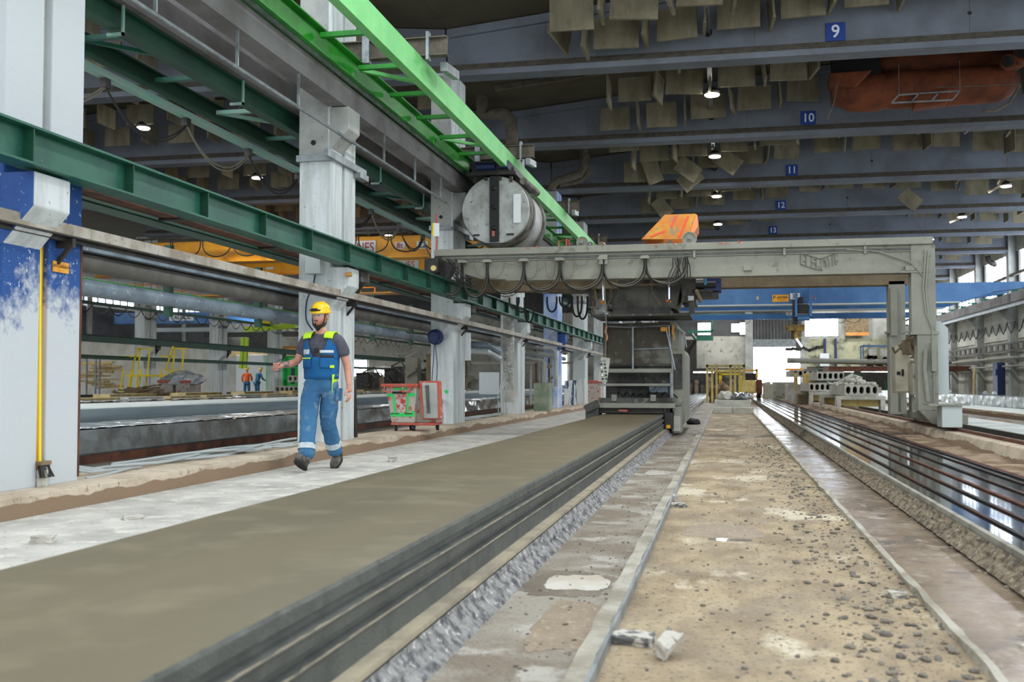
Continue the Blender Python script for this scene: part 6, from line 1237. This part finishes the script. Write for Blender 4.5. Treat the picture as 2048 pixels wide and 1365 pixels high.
# helmet, glasses, beard, strap, hair, lamp
hl=MB().lathe([(.118,-.0),(.121,.012),(.116,.02),(.112,.05),(.1,.085),(.075,.112),(.04,.127),(0,.131)],(0,.006,.032),(0,0,1),32)
pmap(hl,lambda v:Vector((v.x*.9,(v.y-.006)*1.12+.006-(.018 if v.y<-.09 and v.z<.06 else 0),v.z+.12*max(0,v.y)*(-.25)))); he=part(H(hl),'helmet',m_helm,world=True)
ri=MB()
for x in (-.035,0,.035): ri.tube([(x,-.115+.02*abs(x)*10,.075),(x,-.07,.132),(x,0,.160),(x,.07,.135)],.008,6)
part(H(ri),'helmet_ridge',m_helm,he,world=True)
part(H(MB().obox((0,-.135,.075),(.07,.03,.03),(0,0,0)).obox((-.0,-.12,.07),(.13,.03,.012))),'head_lamp',m_black,he,world=True,sm=False,bevel=.005)
m_glass=M('clear_glasses',(215,225,230),.08,alpha=.16)
part(H(MB().grid(lambda u,v:Vector((.075*math.sin((u-.5)*2.6),-.108*math.cos((u-.5)*2.0)-.008,-.015+.045*v)),14,4)),'safety_glasses',m_glass,world=True)
part(H(MB().tube([(-.078,-.03,.026),(-.07,-.075,.028),(-.04,-.112,.03),(0,-.12,.03),(.04,-.112,.03),(.07,-.075,.028),(.078,-.03,.026)],.0035,6)),'glasses_rim',m_refl,world=True)
for s in (-1,1): part(H(ell((s*.03,-.088,.012),(.011,.01,.006),10,8)),'eye',m_dark,world=True)
bd=ell((0,-.012,-.052),(.070,.092,.078),28,18,lambda d,p:Vector((p.x,p.y,p.z)))
bd.v=[v for v in bd.v]; n=28
bd.f=[f for f in bd.f if all(bd.v[i].z<-.082+.5*max(0,bd.v[i].y+.06) and bd.v[i].y<.035 for i in f)]
part(H(bd),'beard',m_beard,world=True)
part(H(ell((0,-.108,-.062),(.024,.008,.007),12,8)),'mouth',M('lips',(176,100,92),.5),world=True); part(H(MB().obox((0,-.107,-.045),(.05,.012,.01))),'moustache',m_beard,world=True,sm=False,bevel=.003)
part(H(MB().tube([(.079,-.03,.04),(.076,-.045,-.03),(.06,-.06,-.09),(.0,-.075,-.138),(-.06,-.06,-.09),(-.076,-.045,-.03),(-.079,-.03,.04)],[.006,.006,.010,.024,.010,.006,.006],8)),'chin_strap',m_black,world=True)
part(H(ell((0,.012,-.0),(.081,.094,.075),24,14,lambda d,p:p if d.y>-.15 else Vector((p.x*.85,p.y*.5,p.z)))),'hair',m_hair,world=True)
part(MB().tube([(-.345,-.13,1.162),(-.36,-.175,1.155),(-.372,-.21,1.148)],[.0395,.037,.032],14,False),'tattoo',m_tat)
# distant workers
def worker(loc,rz,top,legs,label,lean=0):
    t=T('person',loc,label,'person'); q=Matrix.Rotation(rz,3,'Z')
    nd={'pel':((0,0,.95),(.16,.12)),'hR':((-.1,0,.9),.11),'kR':((-.12,-.02,.5),.085),'aR':((-.12,0,.1),.075),'fR':((-.12,-.12,.05),.045),'hL':((.1,0,.9),.11),'kL':((.12,-.04,.5),.085),'aL':((.12,.02,.1),.075),'fL':((.12,-.1,.05),.045)}
    nu={'pel':((0,0,.95),(.165,.125)),'c':((0,-.02-lean*.3,1.3),(.19,.14)),'u':((0,-.02-lean*.6,1.46),(.12,.09)),'sR':((-.2,-lean*.5,1.44),.08),'eR':((-.28,-.06-lean*.5,1.18),.062),'wR':((-.24,-.26-lean*.5,1.08),.05),'sL':((.2,-lean*.5,1.44),.08),'eL':((.28,-.04-lean*.5,1.18),.062),'wL':((.26,-.2-lean*.5,1.0),.05)}
    nb={'c':((0,-.02-lean*.6,1.45),.06),'n':((0,-.02-lean*.8,1.56),.055),'h1':((0,-.03-lean*.9,1.64),.085),'h2':((0,-.03-lean*.9,1.74),.085)}
    f=lambda v:Vector(loc)+q@v
    b=pmap(skinmesh(nb,[('c','n'),('n','h1'),('h1','h2')],2),f); merge(b,pmap(ell((-.24,-.31-lean*.5,1.06),(.04,.05,.045)),f)); merge(b,pmap(ell((.26,-.25-lean*.5,.98),(.04,.05,.045)),f))
    for mb,nm,mt in ((b,'body',m_skin),(pmap(skinmesh(nd,[('pel','hR'),('hR','kR'),('kR','aR'),('aR','fR'),('pel','hL'),('hL','kL'),('kL','aL'),('aL','fL')],2),f),'trousers',legs),(pmap(skinmesh(nu,[('pel','c'),('c','u'),('u','sR'),('sR','eR'),('eR','wR'),('u','sL'),('sL','eL'),('eL','wL')],2),f),'jacket',top)):
        o=mb.build(nm,mt,t,smooth=True); o.modifiers.clear()
    MB().lathe([(.13,0),(.13,.01),(.115,.03),(.1,.1),(.06,.14),(0,.15)],f(Vector((0,-.04-lean*.9,1.72))),(0,0,1),16).build('helmet',m_helm,t,smooth=True)
    return t
for px,Y,l,tp,lg_,rz,ln in ((494,58,'distant worker in orange hi-vis jacket and yellow helmet in the left bay',m_hvo,m_ov,R(200),0),(514,58,'distant worker in dark blue jacket with yellow helmet, bending beside the orange-clad worker',m_ov,m_ov,R(150),.25)):
    p=ay(px,740,Y); w=worker((p.x,Y,.03),rz,tp,lg_,l,ln)
p=ay(568,745,60); worker((p.x,60,.03),0,m_lime,m_ov,'distant worker in yellow-green top half hidden behind the second row column beside the green machine')
# ---------------------------------------------------------------- tidy up
for o in bpy.data.objects:
    for k in ('_o','_ow'):
        if k in o: del o[k]
